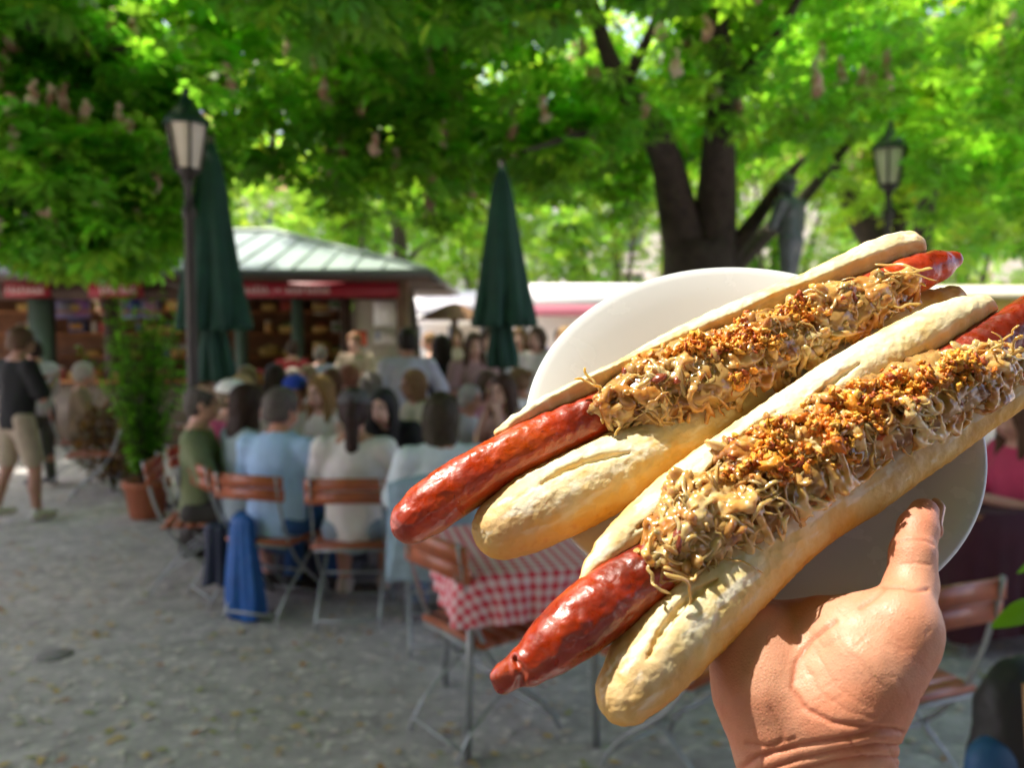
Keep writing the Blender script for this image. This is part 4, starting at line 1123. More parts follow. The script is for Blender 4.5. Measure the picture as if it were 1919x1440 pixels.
# ================================================================ KIOSK, PARASOLS, LAMPS, STATUE, BUILDINGS
if QUICK != 'hero':
    # ---- parasols
    para = pm('dark_green_canvas', (.006, .052, .032), .75, noise=(6, .25), bump=(40, .3, .004))
    pole_m = pm('weathered_pole', (.10, .085, .07), .6)
    conc = pm('concrete', (.35, .34, .32), .85, noise=(20, .2))
    def parasol(px, D, top, flare, tail, tie, label, w):
        x = GX(px, D)
        r = empty('parasol', (x, D, 0), 0, label, 'parasol', 'closed green parasols')
        def fn(th, z):
            a = np.clip((GZ(top, D) - z) / (GZ(top, D) - GZ(flare, D)), 0, 1.3)
            return 1 + (.42 * np.abs(np.sin(th * 4 + .8 * np.sin(z * 2.2))) ** .7 - .30 + .06 * np.sin(th * 17 + z * 3)) * a + .08 * np.sin(th * 3 + z * 1.3)
        zt, zf, zl = GZ(top, D), GZ(flare, D), GZ(tail, D)
        H_ = zt - zf
        pr = [(.0, zt + .02), (.03, zt), (w * .30, zt - .10 * H_), (w * .42, zt - .22 * H_), (w * .62, zt - .5 * H_), (w * .80, zt - .75 * H_), (w, zf + .03), (w * .99, zf), (w * .80, zf - .012), (w * .45, zf + .02)]
        zz = np.linspace(0, 1, 40); pr = np.array(pr); d = np.r_[0, np.cumsum(np.linalg.norm(np.diff(pr, axis=0), axis=1))]; pr2 = np.c_[np.interp(zz * d[-1], d, pr[:, 0]), np.interp(zz * d[-1], d, pr[:, 1])]
        can = MB().lathe(pr2, 72, fn=fn).build('canopy', para, r, True)
        t = [(w * .28, zf + .06), (w * .30, zf - .05), (w * .40, (zf + zl) / 2), (w * .46, zl + .06), (w * .44, zl), (w * .3, zl + .03), (w * .15, zf)]
        t = resample(np.c_[np.array(t), np.zeros(len(t))], 24)[:, :2]
        MB().lathe(t, 48, fn=lambda th, z: 1 + .30 * np.sin(th * 5 + 1 + z * 5) + .1 * np.sin(th * 11 + z * 9)).build('valance', para, r, True)
        MB().tube([(0, 0, .03), (0, 0, zt + .06)], .026, 12).build('pole', pole_m, r, True)
        MB().lathe([(0, .10), (.18, .09), (.26, .06), (.27, 0), (0, 0)], 32).build('base', conc, r, True)
        MB().lathe([(w * .50, zf + .02), (w * .50, zf - .02)], 24).build('tie_strap', para, r, True) if tie else None
        return r
    parasol(405, 6.5, 275, 618, 722, 0, 'closed dark green parasol right behind the lamp post', .27)
    parasol(941, 6.5, 320, 612, 695, 0, 'closed dark green parasol standing alone in the middle', .24)

    # ---- street lamps
    iron = pm('dark_iron', (.035, .030, .026), .5, noise=(12, .2))
    frost = pm('frosted_lamp_glass', (.72, .66, .56), .35, noise=(5, .08))
    def lamp(px, D, ytop, ybot, label, s=1.0, green=(.012, .05, .03)):
        zt, zb = GZ(ytop, D), GZ(ybot, D)      # lantern glass from ytop (wide) to ybot (narrow)
        hh = zt - zb; w = hh * .46
        r = empty('street_lamp', (GX(px, D), D, 0), 0, label, 'street lamp', 'lantern street lamps')
        MB().lathe([(0, 0), (.13, 0), (.13, .25), (.08, .32), (.06, .8), (.042, .84), (.034, zb - .35), (.050, zb - .33), (.050, zb - .28), (.03, zb - .24), (.028, zb - .12), (.045, zb - .08), (.03, zb - .05)], 20).build('pole', iron, r, True)
        lan = MB().lathe([(.02, zb - .09), (w * .45, zb - .03), (w * .62, zb), (w * .62, zb + .012), (.02, zb + .012)], 6).build('lantern_frame', iron, r)
        m = MB()
        for k in range(6):
            a = k * math.pi / 3; ca, sa = math.cos(a), math.sin(a)
            m.tube([(w * .62 * ca, w * .62 * sa, zb), (w * ca, w * sa, zt)], .010, 6)
        m.build('lantern_bar', iron, lan, True)
        MB().lathe([(w * .58, zb + .013), (w * .955, zt - .004)], 6).build('glass_pane', frost, lan)
        MB().lathe([(w * 1.12, zt - .02), (w * 1.16, zt + .01), (w * .75, zt + hh * .22), (w * .34, zt + hh * .40), (w * .30, zt + hh * .52), (w * .12, zt + hh * .60), (.03, zt + hh * .66), (.03, zt + hh * .74), (0, zt + hh * .80)], 6).build('lantern_roof', pm('green_patina_iron', green, .5), r)
        return r
    lamp(361, 5.9, 240, 325, 'old lantern street lamp standing in front of the left parasol')
    lamp(1656, 8.6, 285, 352, 'lantern street lamp half hidden in leaves right of the statue', green=(.03, .05, .03))

    # ---- bronze statue
    bronze = pm('dark_bronze', (.10, .12, .13), .45, metal=.2, noise=(8, .3))
    stt = empty('statue', (GX(1478, 8.6), 8.6, GZ(352, 8.6) - 1.59 * .86), math.radians(35), 'bronze statue of a standing man in a round hat, seen against the big tree', 'statue')
    stt.scale = (.86,) * 3
    person('', 0, 0, 0, 'stand', 'crossed', ((0, 0, 0), .95), ((0, 0, 0), 'long'), ((0, 0, 0), 'short'), hat=((0, 0, 0), 'hat'), mono=bronze, root=stt, build=1.05, stride=.10)
    st_z = GZ(352, 8.6) - 1.59 * .86
    stone = pm('grey_stone', (.30, .29, .27), .8, noise=(6, .2), bump=(30, .3, .01))
    zz = st_z / .86
    MB().lathe([(0, 0), (.42, 0), (.40, -.10), (.30, -.16), (.28, -zz + .32), (.42, -zz + .26), (.50, -zz + .2), (.50, -zz), (0, -zz)], 8).build('pedestal', stone, stt)

    # ---- kiosk : facade plane at y=KY, from x0 to x1
    KY = 12.0; x0, x1 = -9.6, GX(757, KY)
    k = empty('market_kiosk', ((x0 + x1) / 2, KY, 0), 0, 'long market kiosk with green copper hip roof, dark eaves and red sign band', 'kiosk')
    cx = (x0 + x1) / 2
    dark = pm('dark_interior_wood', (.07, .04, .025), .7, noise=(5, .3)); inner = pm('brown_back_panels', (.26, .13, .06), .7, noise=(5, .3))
    cream = pm('cream_painted_wood', (.66, .60, .48), .6, noise=(5, .08))
    copper = pm('green_copper_roof', (.23, .29, .27), .45, noise=(1.2, .12))
    redp = pm('red_sign_paint', (.30, .008, .022), .5)
    gp = pm('green_post_paint', (.06, .10, .07), .6, noise=(5, .15))
    orangew = pm('warm_wood', (.42, .17, .05), .55, noise=(7, .3))
    def kb(lo, hi, name, m, par=None): 
        return MB().box((lo[0] - cx, lo[1] - KY, lo[2]), (hi[0] - cx, hi[1] - KY, hi[2])).build(name, m, par or k)
    ze = GZ(514, 11.0)            # eave height
    eave_x = GX(800, 11.0)
    zr = ze + .86; ry0, ry1 = 11.0, 16.5; rxr = eave_x - 2.9; rxl = x0 - .6
    # hip roof with real thickness and standing seams
    m = MB()
    V = [(rxl, ry0, ze), (eave_x, ry0, ze), (eave_x, ry1, ze), (rxl, ry1, ze), (rxl, 13.75, zr), (rxr, 13.75, zr)]
    Vt = [(a - cx, b - KY, c + .05) for a, b, c in V]; Vb = [(a - cx, b - KY, c - .0) for a, b, c in V]
    m.add(Vt, Q=[[0, 1, 5, 4], [2, 3, 4, 5]], T=[[1, 2, 5], [3, 0, 4]])
    rf = m.build('roof', copper, k)
    m = MB()
    n_s = 22
    for i in range(n_s):
        xx = rxl + (i + .5) * (eave_x - rxl) / n_s
        ytop = 13.75 if xx < rxr else 11.0 + (eave_x - xx) / 2.9 * 2.75
        zt_ = ze + (ytop - 11.0) / 2.75 * (zr - ze)
        m.tube([(xx - cx, 11.0 - KY, ze + .065), (xx - cx, ytop - KY, zt_ + .065)], .016, 4)
    m.tube([(eave_x - cx, 11 - KY, ze + .07), (rxr - cx, 13.75 - KY, zr + .08), (rxl - cx, 13.75 - KY, zr + .08)], .04, 6)
    m.build('roof_seam', copper, rf)
    gut = pm('grey_zinc_gutter', (.08, .09, .095), .4, metal=.3)
    m = MB(); m.tube([(rxl - cx, 10.95 - KY, ze + .01), (eave_x + .04 - cx, 10.95 - KY, ze + .01)], .055, 10); m.tube([(eave_x + .04 - cx, 10.95 - KY, ze + .01), (eave_x + .04 - cx, 16.5 - KY, ze + .01)], .055, 10)
    m.build('gutter', gut, rf, True)
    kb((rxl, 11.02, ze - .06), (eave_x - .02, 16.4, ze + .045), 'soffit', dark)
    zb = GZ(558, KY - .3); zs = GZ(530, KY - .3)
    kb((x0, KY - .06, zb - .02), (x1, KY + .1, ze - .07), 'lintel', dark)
    kb((x0, KY - .35, 0), (GX(652, KY), KY - .0, .93), 'counter', pm('counter_panel', (.20, .15, .11), .6, noise=(4, .3)))
    kb((x0, KY - .42, .93), (GX(652, KY), KY + .25, .97), 'counter_top', orangew)
    kb((x0, KY + .75, 0), (x1 - 1.1, KY + .85, ze - .07), 'back_wall', inner)
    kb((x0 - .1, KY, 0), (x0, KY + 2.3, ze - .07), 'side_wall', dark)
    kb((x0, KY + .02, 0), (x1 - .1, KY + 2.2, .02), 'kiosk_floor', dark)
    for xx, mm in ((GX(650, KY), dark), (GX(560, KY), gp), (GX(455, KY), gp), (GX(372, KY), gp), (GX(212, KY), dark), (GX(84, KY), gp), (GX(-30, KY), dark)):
        ww = .16 if mm is gp and abs(xx - GX(84, KY)) < .01 else .07
        kb((xx - ww, KY - .12, 0), (xx + ww, KY + .05, zb), 'post', mm)
    # brown corner column
    MB().tube([(x1 + .06 - cx, -.25, 0), (x1 + .02 - cx, -.25, ze - .06)], .10, 14).build('corner_post', pm('brown_column', (.22, .14, .09), .7, noise=(6, .3)), k, True)
    kb((GX(664, KY), KY - .05, 0), (x1 - .06, KY + .05, zb - .03), 'panel_wall', cream)
    kb((GX(664, KY) - .02, KY + .06, 0), (x1 - .1, KY + 2.2, ze - .07), 'service_room', cream)
    # sign boards with pale lettering bars
    def sign(xa, xb, lab=None):
        return kb((xa, KY - .34, zb), (xb, KY - .30, zs), 'sign_board', redp)
    sign(GX(452, KY), GX(757, KY) - .02); sign(GX(40, KY), GX(122, KY)); sign(GX(192, KY), GX(290, KY))
    ltm = pm('pale_lettering', (.85, .74, .70), .7)
    def letters(xa, xb, seed, zc=None):
        rg = np.random.default_rng(seed); m = MB(); x = xa; zc = (zb + zs) / 2
        while x < xb - .05:      # worn upright strokes, as indistinct as on the photographed sign
            h_ = rg.uniform(.045, .06); w_ = rg.uniform(.035, .055); t = .014; ty = rg.integers(0, 4)
            a = x - cx; y = KY - .345 - KY
            m.box((a, y - .004, zc - h_), (a + t, y, zc + h_))
            if ty != 1: m.box((a + t + .001, y - .004, zc + h_ - t), (a + w_, y, zc + h_))
            if ty != 2: m.box((a + t + .001, y - .004, zc - t / 2), (a + w_ * .8, y, zc + t / 2))
            if ty != 0: m.box((a + w_ - t, y - .004, zc - h_), (a + w_, y, zc - t / 2 - .001))
            x += w_ + .028
        m.build('lettering', ltm, k)
    letters(GX(458, KY), GX(522, KY), 1); letters(GX(552, KY), GX(636, KY), 2); letters(GX(44, KY), GX(118, KY), 3); letters(GX(214, KY), GX(282, KY), 4)
    kb((GX(532, KY), KY - .35, (zb + zs) / 2 - .008), (GX(540, KY), KY - .341, (zb + zs) / 2 + .008), 'lettering', ltm)
    # shelves
    for zz in (1.30, 1.66, 2.0):
        kb((x0 + .1, KY + .30, zz - .03), (GX(640, KY), KY + .70, zz), 'shelf', orangew)
    # ---- goods
    rg = np.random.default_rng(5)
    gm = [pm('goods', c, .5, noise=(9, .2)) for c in ((.65, .30, .06), (.55, .10, .04), (.70, .50, .16), (.30, .14, .06), (.6, .56, .5), (.10, .14, .30), (.45, .05, .07), (.72, .40, .12), (.12, .22, .07))]
    names = ['orange', 'rust red', 'straw yellow', 'brown', 'off-white', 'dark blue', 'crimson', 'amber', 'green']
    segs = [(5, 62, 'left of the broad green post'), (106, 195, 'right of the broad green post'), (225, 330, 'behind the potted shrub'), (470, 545, 'right of the left parasol'), (572, 640, 'beside the cream panel')]
    lev = [(.972, 'on the counter'), (1.302, 'on the lowest shelf'), (1.662, 'on the middle shelf'), (2.002, 'on the top shelf')]
    proto = {}
    def goods(kind, x, y, z, mi, lab, s):
        g_ = 'wares on the kiosk counter and shelves'
        key = (kind, mi)
        if kind == 'jar':
            if key not in proto:
                r = empty('jar', (x, y, z), 0, lab, 'jar', g_)
                MB().lathe([(0, 0), (.05, 0), (.055, .02), (.055, .13), (.04, .15), (0, .15)], 12).build('jar_body', gm[mi], r, True)
                MB().lathe([(.042, .15), (.044, .175), (0, .177)], 12).build('lid', gm[4], r, True); proto[key] = r; r.scale = (s, s, s)
            else: dup(proto[key], (x, y, z), 0, lab, g_, s)
        elif kind == 'basket':
            r = empty('fruit_basket', (x, y, z), 0, lab, 'basket', g_)
            MB().lathe([(0, 0), (.12, 0), (.16, .10), (.165, .10), (.15, .09), (.11, .02), (0, .02)], 16).build('basket', gm[2], r, True)
            m = MB()
            for q in range(9):
                a = q * 2.4; rr = .03 + .09 * (q / 9); blob(m, np.array([rr * math.cos(a), rr * math.sin(a), .10 + .03 * (q % 3 == 0)]), (.04,) * 3, rg, .04)
            o = m.build('fruit', gm[mi], r, True); r.scale = (s, s, s)
        else:
            r = empty('goods_box', (x, y, z), 0, lab, 'box', g_)
            MB().box((-.11, -.08, 0), (.11, .08, .20)).build('carton', gm[mi], r); MB().box((-.09, -.083, .05), (.09, -.0805, .14)).build('paper_label', gm[(mi + 4) % 9], r); r.scale = (s, s, s)
    for a_, b_, wh in segs:
        for z_, lw in lev:
            n_ = int((b_ - a_) / 26)
            for q in range(n_):
                px_ = a_ + (q + .5) * (b_ - a_) / n_ + rg.uniform(-3, 3); kd = ['jar', 'basket', 'box'][rg.choice(3, p=[.3, .36, .34])]; mi = int(rg.integers(0, 9))
                yy = KY - .1 if z_ < 1 else KY + .42
                x_ = GX(px_, KY)
                pos_ = ['first', 'second', 'third', 'fourth', 'fifth'][q]
                if z_ < 1 and kd == 'box': kd = 'basket'
                goods(kd, x_, yy, z_, mi, f"{names[mi]} {dict(jar='jar', basket='heaped basket', box='carton')[kd]} {lw} {wh}, {pos_} from left", rg.uniform(.8, 1.1))
    # posters: purple and blue pictures above the shelves
    def poster(xa, xb, ya, yb, D, label, cols, cat='poster'):
        r = empty(cat, (GX((xa + xb) / 2, D), D, 0), 0, label, cat, 'posters on the kiosk')
        w_ = (GX(xb, D) - GX(xa, D)) / 2; za, zb2 = GZ(yb, D), GZ(ya, D)
        MB().box((-w_, -.012, za), (w_, 0, zb2)).build('board', pm('poster', cols[0], .5, noise=(3, .3)), r)
        n_ = len(cols) - 1
        for i, (c, u0, u1, v0, v1) in enumerate(cols[1:]):
            MB().box((-w_ + 2 * w_ * u0, -.016 - .001 * i, za + (zb2 - za) * v0), (-w_ + 2 * w_ * u1, -.0125, za + (zb2 - za) * v1)).build('printed_patch', pm('print', c, .5), r)
    poster(107, 173, 553, 597, KY + .35, 'lilac and violet banner picture right of the broad green post', [(.25, .22, .42), ((.28, .12, .36), .55, .95, .1, .95), ((.34, .34, .42), .08, .5, .15, .7), ((.08, .08, .30), .05, .5, .75, .92)])
    poster(232, 303, 555, 597, KY + .35, 'banner with dark blue disc and pink right half, above the potted shrub', [(.30, .32, .52), ((.02, .06, .30), .2, .5, .1, .95), ((.42, .22, .34), .6, .95, .1, .8), ((.12, .26, .16), .02, .14, .1, .9)])
    poster(664, 688, 620, 648, KY - .30, 'bright orange-red square notice on the cream panel', [(.80, .12, .06)])
    poster(701, 750, 566, 612, KY - .28, 'blank white notice board under the red sign band', [(.85, .84, .82)])
    poster(702, 752, 620, 645, KY - .28, 'white strip with faded grey print beside the orange-red square', [(.74, .70, .66), ((.30, .30, .42), .05, .22, .3, .95), ((.52, .46, .42), .3, .95, .45, .9)])
    poster(590, 622, 566, 590, KY + .40, 'small cream price board inside the kiosk', [(.62, .54, .40)])

    # ---- sunlit stalls and buildings beyond
    white = pm('sunlit_plaster', (.78, .74, .66), .8, noise=(.6, .06))
    glassd = pm('window_glass', (.10, .12, .14), .15, spec=.8)
    def stall(xa, xb, D, yroof0, yroof1, yband, colr, band, label, depth=3.0):
        r = empty('market_stall', (GX((xa + xb) / 2, D), D, 0), 0, label, 'stall', 'market stalls across the square')
        w_ = (GX(xb, D) - GX(xa, D)) / 2; z0_, z1_ = GZ(yroof1, D), GZ(yroof0, D)
        m = MB(); m.add([(-w_ - .4, -.8, z0_), (w_ + .4, -.8, z0_), (w_ + .2, depth / 2, z1_ + .12), (-w_ - .2, depth / 2, z1_ + .12), (w_ + .4, depth + .6, z0_), (-w_ - .4, depth + .6, z0_)], Q=[[0, 1, 2, 3], [3, 2, 4, 5], [0, 5, 4, 1]], T=[[1, 4, 2], [0, 3, 5]])
        m.build('roof', colr, r)
        MB().box((-w_ - .35, -.78, z0_ - .28), (w_ + .35, -.74, z0_ - .02)).build('awning_band', band, r)
        MB().box((-w_, .6, 0), (w_, depth, z0_ - .03)).build('wall', white, r)
        MB().box((-w_, -.3, 0), (w_, .58, .95)).build('counter', cream, r)
        for xx in (-w_, 0, w_): MB().tube([(xx, -.7, 0), (xx, -.7, z0_ - .02)], .05).build('post', gut, r, True)
        rgl = np.random.default_rng(int(xa) + 9)
        m = MB()
        for q in range(int(w_ * 9)):
            blob(m, np.array([rgl.uniform(-w_, w_), rgl.uniform(-.2, .5), .98]), (rgl.uniform(.06, .14),) * 3, rgl, .1)
        m.build('produce', gm[int(rgl.integers(0, 9))], r, True)
        return r
    pinkband = pm('faded_pink_awning', (.50, .16, .22), .8)
    whroof = pm('white_canvas_roof', (.80, .78, .76), .8)
    stall(985, 1330, 19.0, 535, 572, 0, whroof, pinkband, 'long white-roofed stall with faded pink awning behind the plate')
    stall(790, 905, 20.5, 548, 590, 0, whroof, whroof, 'small white canvas stall between kiosk corner and middle parasol')
    stall(1765, 2150, 15.0, 540, 562, 0, pm('cream_roof', (.70, .64, .50), .7), pm('ochre_band', (.62, .42, .12), .7), 'cream stall with ochre band at the right edge')
    stall(1400, 1700, 22.0, 545, 575, 0, whroof, whroof, 'white stall hidden behind the buns')
    # straw hut roof
    hr = empty('straw_hut', (GX(852, 14.5), 14.5, 0), 0, 'small straw-roofed drinks stand left of the middle parasol', 'drinks stand')
    straw = pm('brown_straw', (.22, .11, .05), .9, noise=(20, .4), bump=(40, .8, .02))
    MB().lathe([(.72, GZ(600, 14.5)), (.45, GZ(586, 14.5)), (.16, GZ(572, 14.5)), (0, GZ(568, 14.5))], 20, fn=lambda t, z: 1 + .08 * np.sin(t * 9)).build('roof', straw, hr, True)
    MB().tube([(0, 0, 0), (0, 0, GZ(575, 14.5))], .06).build('post', pole_m, hr, True)
    MB().lathe([(0, 0), (.45, 0), (.45, .95), (.55, 1.0), (0, 1.0)], 16).build('counter', orangew, hr, True)

    def building(xa, xb, D, H_, label, wallc, roofc, rows, cols, depth=9, wy0=2.6, rz=0, win=(.55, .85), gable=1.6):
        r = empty('building', ((xa + xb) / 2, D, 0), rz, label, 'building', 'houses around the square')
        w_ = (xb - xa) / 2
        # wall with real window openings (front)
        xs = [-w_]; 
        for c_ in range(cols):
            c0 = -w_ + (c_ + .5) * 2 * w_ / cols; xs += [c0 - win[0], c0 + win[0]]
        xs.append(w_)
        zs_ = [0]
        for r_ in range(rows):
            c0 = wy0 + (r_ + .5) * (H_ - wy0) / rows; zs_ += [c0 - win[1], c0 + win[1]]
        zs_.append(H_)
        m = MB(); fr_ = MB(); gl = MB()
        for i in range(len(xs) - 1):
            for j_ in range(len(zs_) - 1):
                a, b2, c, d = xs[i], xs[i + 1], zs_[j_], zs_[j_ + 1]
                if i % 2 == 1 and j_ % 2 == 1:
                    for P_ in ([(a, 0, c), (a, .25, c), (a, .25, d), (a, 0, d)], [(b2, .25, c), (b2, 0, c), (b2, 0, d), (b2, .25, d)], [(a, 0, d), (a, .25, d), (b2, .25, d), (b2, 0, d)], [(a, .25, c), (a, 0, c), (b2, 0, c), (b2, .25, c)]): m.poly(P_)
                    f2 = MB()
                    f2.box((a, .18, c), (a + .08, .24, d)); f2.box((b2 - .08, .18, c), (b2, .24, d)); f2.box((a + .08, .18, d - .08), (b2 - .08, .24, d)); f2.box((a + .08, .18, c), (b2 - .08, .24, c + .08)); f2.box(((a + b2) / 2 - .04, .18, c + .08), ((a + b2) / 2 + .04, .24, d - .08))
                    wo = f2.build('window', cream, r)
                    MB().poly([(a, .235, c), (b2, .235, c), (b2, .235, d), (a, .235, d)]).build('pane', glassd, wo)
                    MB().box((a - .1, -.12, c - .1), (b2 + .1, -.002, c - .01)).build('sill', white, wo)
                else: m.poly([(a, 0, c), (b2, 0, c), (b2, 0, d), (a, 0, d)])
        m.poly([(-w_, 0, 0), (-w_, 0, H_), (-w_, depth, H_), (-w_, depth, 0)]); m.poly([(w_, 0, 0), (w_, depth, 0), (w_, depth, H_), (w_, 0, H_)]); m.poly([(-w_, depth, 0), (-w_, depth, H_), (w_, depth, H_), (w_, depth, 0)])
        m.T.append(np.array([[0, 1, 2]]) + m.n); m.V.append(np.array([(-w_, 0, H_), (-w_, depth / 2, H_ + gable), (-w_, depth, H_)], float)); m.n += 3
        m.T.append(np.array([[0, 1, 2]]) + m.n); m.V.append(np.array([(w_, 0, H_), (w_, depth, H_), (w_, depth / 2, H_ + gable)], float)); m.n += 3
        m.build('wall', wallc, r)
        o = .5
        MB().add([(-w_ - .3, -o, H_ - .15), (w_ + .3, -o, H_ - .15), (w_ + .3, depth / 2, H_ + gable + .08), (-w_ - .3, depth / 2, H_ + gable + .08), (w_ + .3, depth + o, H_ - .15), (-w_ - .3, depth + o, H_ - .15)], Q=[[0, 1, 2, 3], [3, 2, 4, 5]]).build('roof', roofc, r)
        return r
    tile = pm('red_roof_tiles', (.33, .13, .08), .8, noise=(4, .3))
    building(-34, -13.5, 38, 9, 'cream house far left behind the kiosk', pm('plaster_cream', (.72, .66, .54), .85, noise=(.8, .06)), tile, 3, 6, gable=4)
    building(GX(392, 34), GX(560, 34), 34, GZ(360, 34) , 'narrow white house with two small windows above the kiosk roof', white, tile, 2, 2, wy0=3.4, gable=1.8, win=(.45, .42))
    building(-8.4, 7.5, 41, 10.5, 'broad pale house behind the sunlit trees in the middle', pm('plaster_white', (.78, .75, .68), .85, noise=(.8, .06)), tile, 3, 6, gable=4)
    building(8.2, 26, 37, 9, 'cream house behind the trees on the right', pm('plaster_yellow', (.74, .68, .52), .85, noise=(.8, .06)), tile, 3, 6, gable=4)
    building(27, 52, 44, 11, 'pale house at the far right', white, tile, 3, 7, gable=4)
    building(-62, -35, 42, 11, 'white house beyond the far left', white, tile, 3, 7, gable=4)
    building(-24, 20, -10, 6.5, 'unseen brown brick house added behind the viewer to block low sky light', pm('brown_brick', (.20, .12, .08), .9, noise=(3, .2)), tile, 2, 9, gable=3, rz=math.pi)  # out-of-view house, added to keep low rear sky light off the plate
# ================================================================ GROUND, TREES, PLANTS
if QUICK != 'hero':
    gmat = pm('worn_asphalt', (.42, .39, .375), .85, noise=(1.3, .10), fleck=(17, .58, (.60, .56, .52)), bump=(30, .5, .01), bump2=(220, .4, .004))
    # second, larger patchwork of tone and pale flecks
    nt = gmat.node_tree; b = nt.nodes['Principled BSDF']; L = nt.links; src = b.inputs['Base Color'].links[0].from_socket
    tc = nt.nodes['Texture Coordinate'] if 'Texture Coordinate' in nt.nodes else sn(nt, 'ShaderNodeTexCoord')
    n1 = sn(nt, 'ShaderNodeTexNoise', Scale=6.5, Detail=8.0, Roughness=.75); L.new(tc.outputs['Object'], n1.inputs['Vector'])
    mr = sn(nt, 'ShaderNodeMapRange'); mr.inputs['From Min'].default_value = .30; mr.inputs['From Max'].default_value = .70; mr.inputs['To Min'].default_value = .62; mr.inputs['To Max'].default_value = 1.35
    L.new(n1.outputs['Fac'], mr.inputs['Value'])
    vm = sn(nt, 'ShaderNodeVectorMath', operation='SCALE'); L.new(src, vm.inputs[0]); L.new(mr.outputs[0], vm.inputs['Scale']); L.new(vm.outputs[0], b.inputs['Base Color'])
    g = MB().poly([(-300, -60, 0), (300, -60, 0), (300, 500, 0), (-300, 500, 0)]).build('ground', gmat); tag(g, kind='structure')
    pv = MB().poly([(-40, 11.2, .004), (40, 11.2, .004), (40, 36, .004), (-40, 36, .004)]).build('square_paving', pm('pale_paving', (.46, .43, .38), .85, noise=(3, .15))); tag(pv, kind='structure')
    mh = MB().lathe([(0, .006), (.13, .006), (.135, .004), (.15, .004), (.152, 0)], 40, c=(0, 0, 0)).build('manhole_cover', pm('cast_iron', (.20, .19, .18), .6, noise=(30, .3), bump=(60, .8, .006)), smooth=False)
    mh.scale = (.6, .6, 1)
    mh.location = (GX(80, 1.65 * 1500 / 618), 1.65 * 1500 / 618, 0); tag(mh, 'small round iron cover set in the asphalt at lower left', 'manhole cover')

    # leaf litter
    rg = np.random.default_rng(9); m = MB(); cols = []
    for i in range(4200):
        y = rg.uniform(1.6, 9) ; x = rg.uniform(-1, 1) * y * .75
        a = rg.uniform(0, 6.3); l = rg.uniform(.008, .034); w_ = l * rg.uniform(.3, .7); z = .006
        ca, sa = math.cos(a), math.sin(a)
        P = [(-l, 0, .002), (0, -w_, .004), (l, 0, .006), (0, w_, .003)]
        m.poly([(x + p[0] * ca - p[1] * sa, y + p[0] * sa + p[1] * ca, z + p[2]) for p in P])
        c = [(.55, .38, .12), (.60, .50, .38), (.42, .20, .06), (.35, .36, .12), (.66, .60, .52)][rg.choice(5, p=[.2, .3, .12, .13, .25])]
        cols.append(np.tile(c, (4, 1)))
    lt = m.build('leaf_litter', pm('dry_litter', attr=True, rough=.8), col=np.vstack(cols)); tag(lt, kind='stuff')

    # ---------------------------------------------------------------- trees
    bark = pm('chestnut_bark', (.050, .036, .027), .9, noise=(7, .35), bump=(14, .9, .05))
    leafm = leafmat('leaf', .60)
    flowerm = pm('blossom', attr=True, rough=.8)
    HERO = np.array([.08, .36, 1.52])
    S_ = np.array(SUN)
    def rot_frames(rg, n, tilt):
        """random frames: third axis mostly up"""
        N = np.stack([rg.normal(0, tilt, n), rg.normal(0, tilt, n), np.ones(n)], -1); N /= np.linalg.norm(N, axis=1)[:, None]
        a = rg.uniform(0, 2 * np.pi, n); t = np.stack([np.cos(a), np.sin(a), np.zeros(n)], -1)
        X = t - N * (t * N).sum(1)[:, None]; X /= np.linalg.norm(X, axis=1)[:, None]
        return X, np.cross(N, X), N
    def leaves(rg, C, size, tilt, base, var, nl=6, droop=.45):
        n = len(C); X, Y, N = rot_frames(rg, n, tilt)
        V = []
        for k in range(nl):
            a = (k - (nl - 1) / 2) * (2 * np.pi * .78 / nl)
            dx = math.cos(a); dy = math.sin(a); ln = 1.0 - .12 * abs(k - (nl - 1) / 2)
            dr = X * dx + Y * dy; pp = -X * dy + Y * dx
            s = size[:, None] * ln
            p0 = C + dr * s * .06
            p1 = C + dr * s * .66 + pp * s * .19 - N * s * droop * .30
            p2 = C + dr * s * 1.0 - N * s * droop * .75
            p3 = C + dr * s * .66 - pp * s * .19 - N * s * droop * .30
            V.append(np.stack([p0, p3, p2, p1], 1))
        V = np.stack(V, 1).reshape(-1, 3)
        Q = np.arange(len(V)).reshape(-1, 4)
        c = base[None] * (1 + var * rg.normal(size=(n, 1))) * (1 + .10 * rg.normal(size=(n, 3)))
        c = np.repeat(np.clip(c, .004, 1), nl * 4, axis=0)
        return V, Q, c
    def clear_of_sun(C, r0=.30, r1=.09):
        d = C - HERO; t = d @ S_; perp = np.linalg.norm(d - t[:, None] * S_, axis=1)
        return ~((t > -.2) & (perp < r0 + r1 * np.clip(t, 0, 6)))
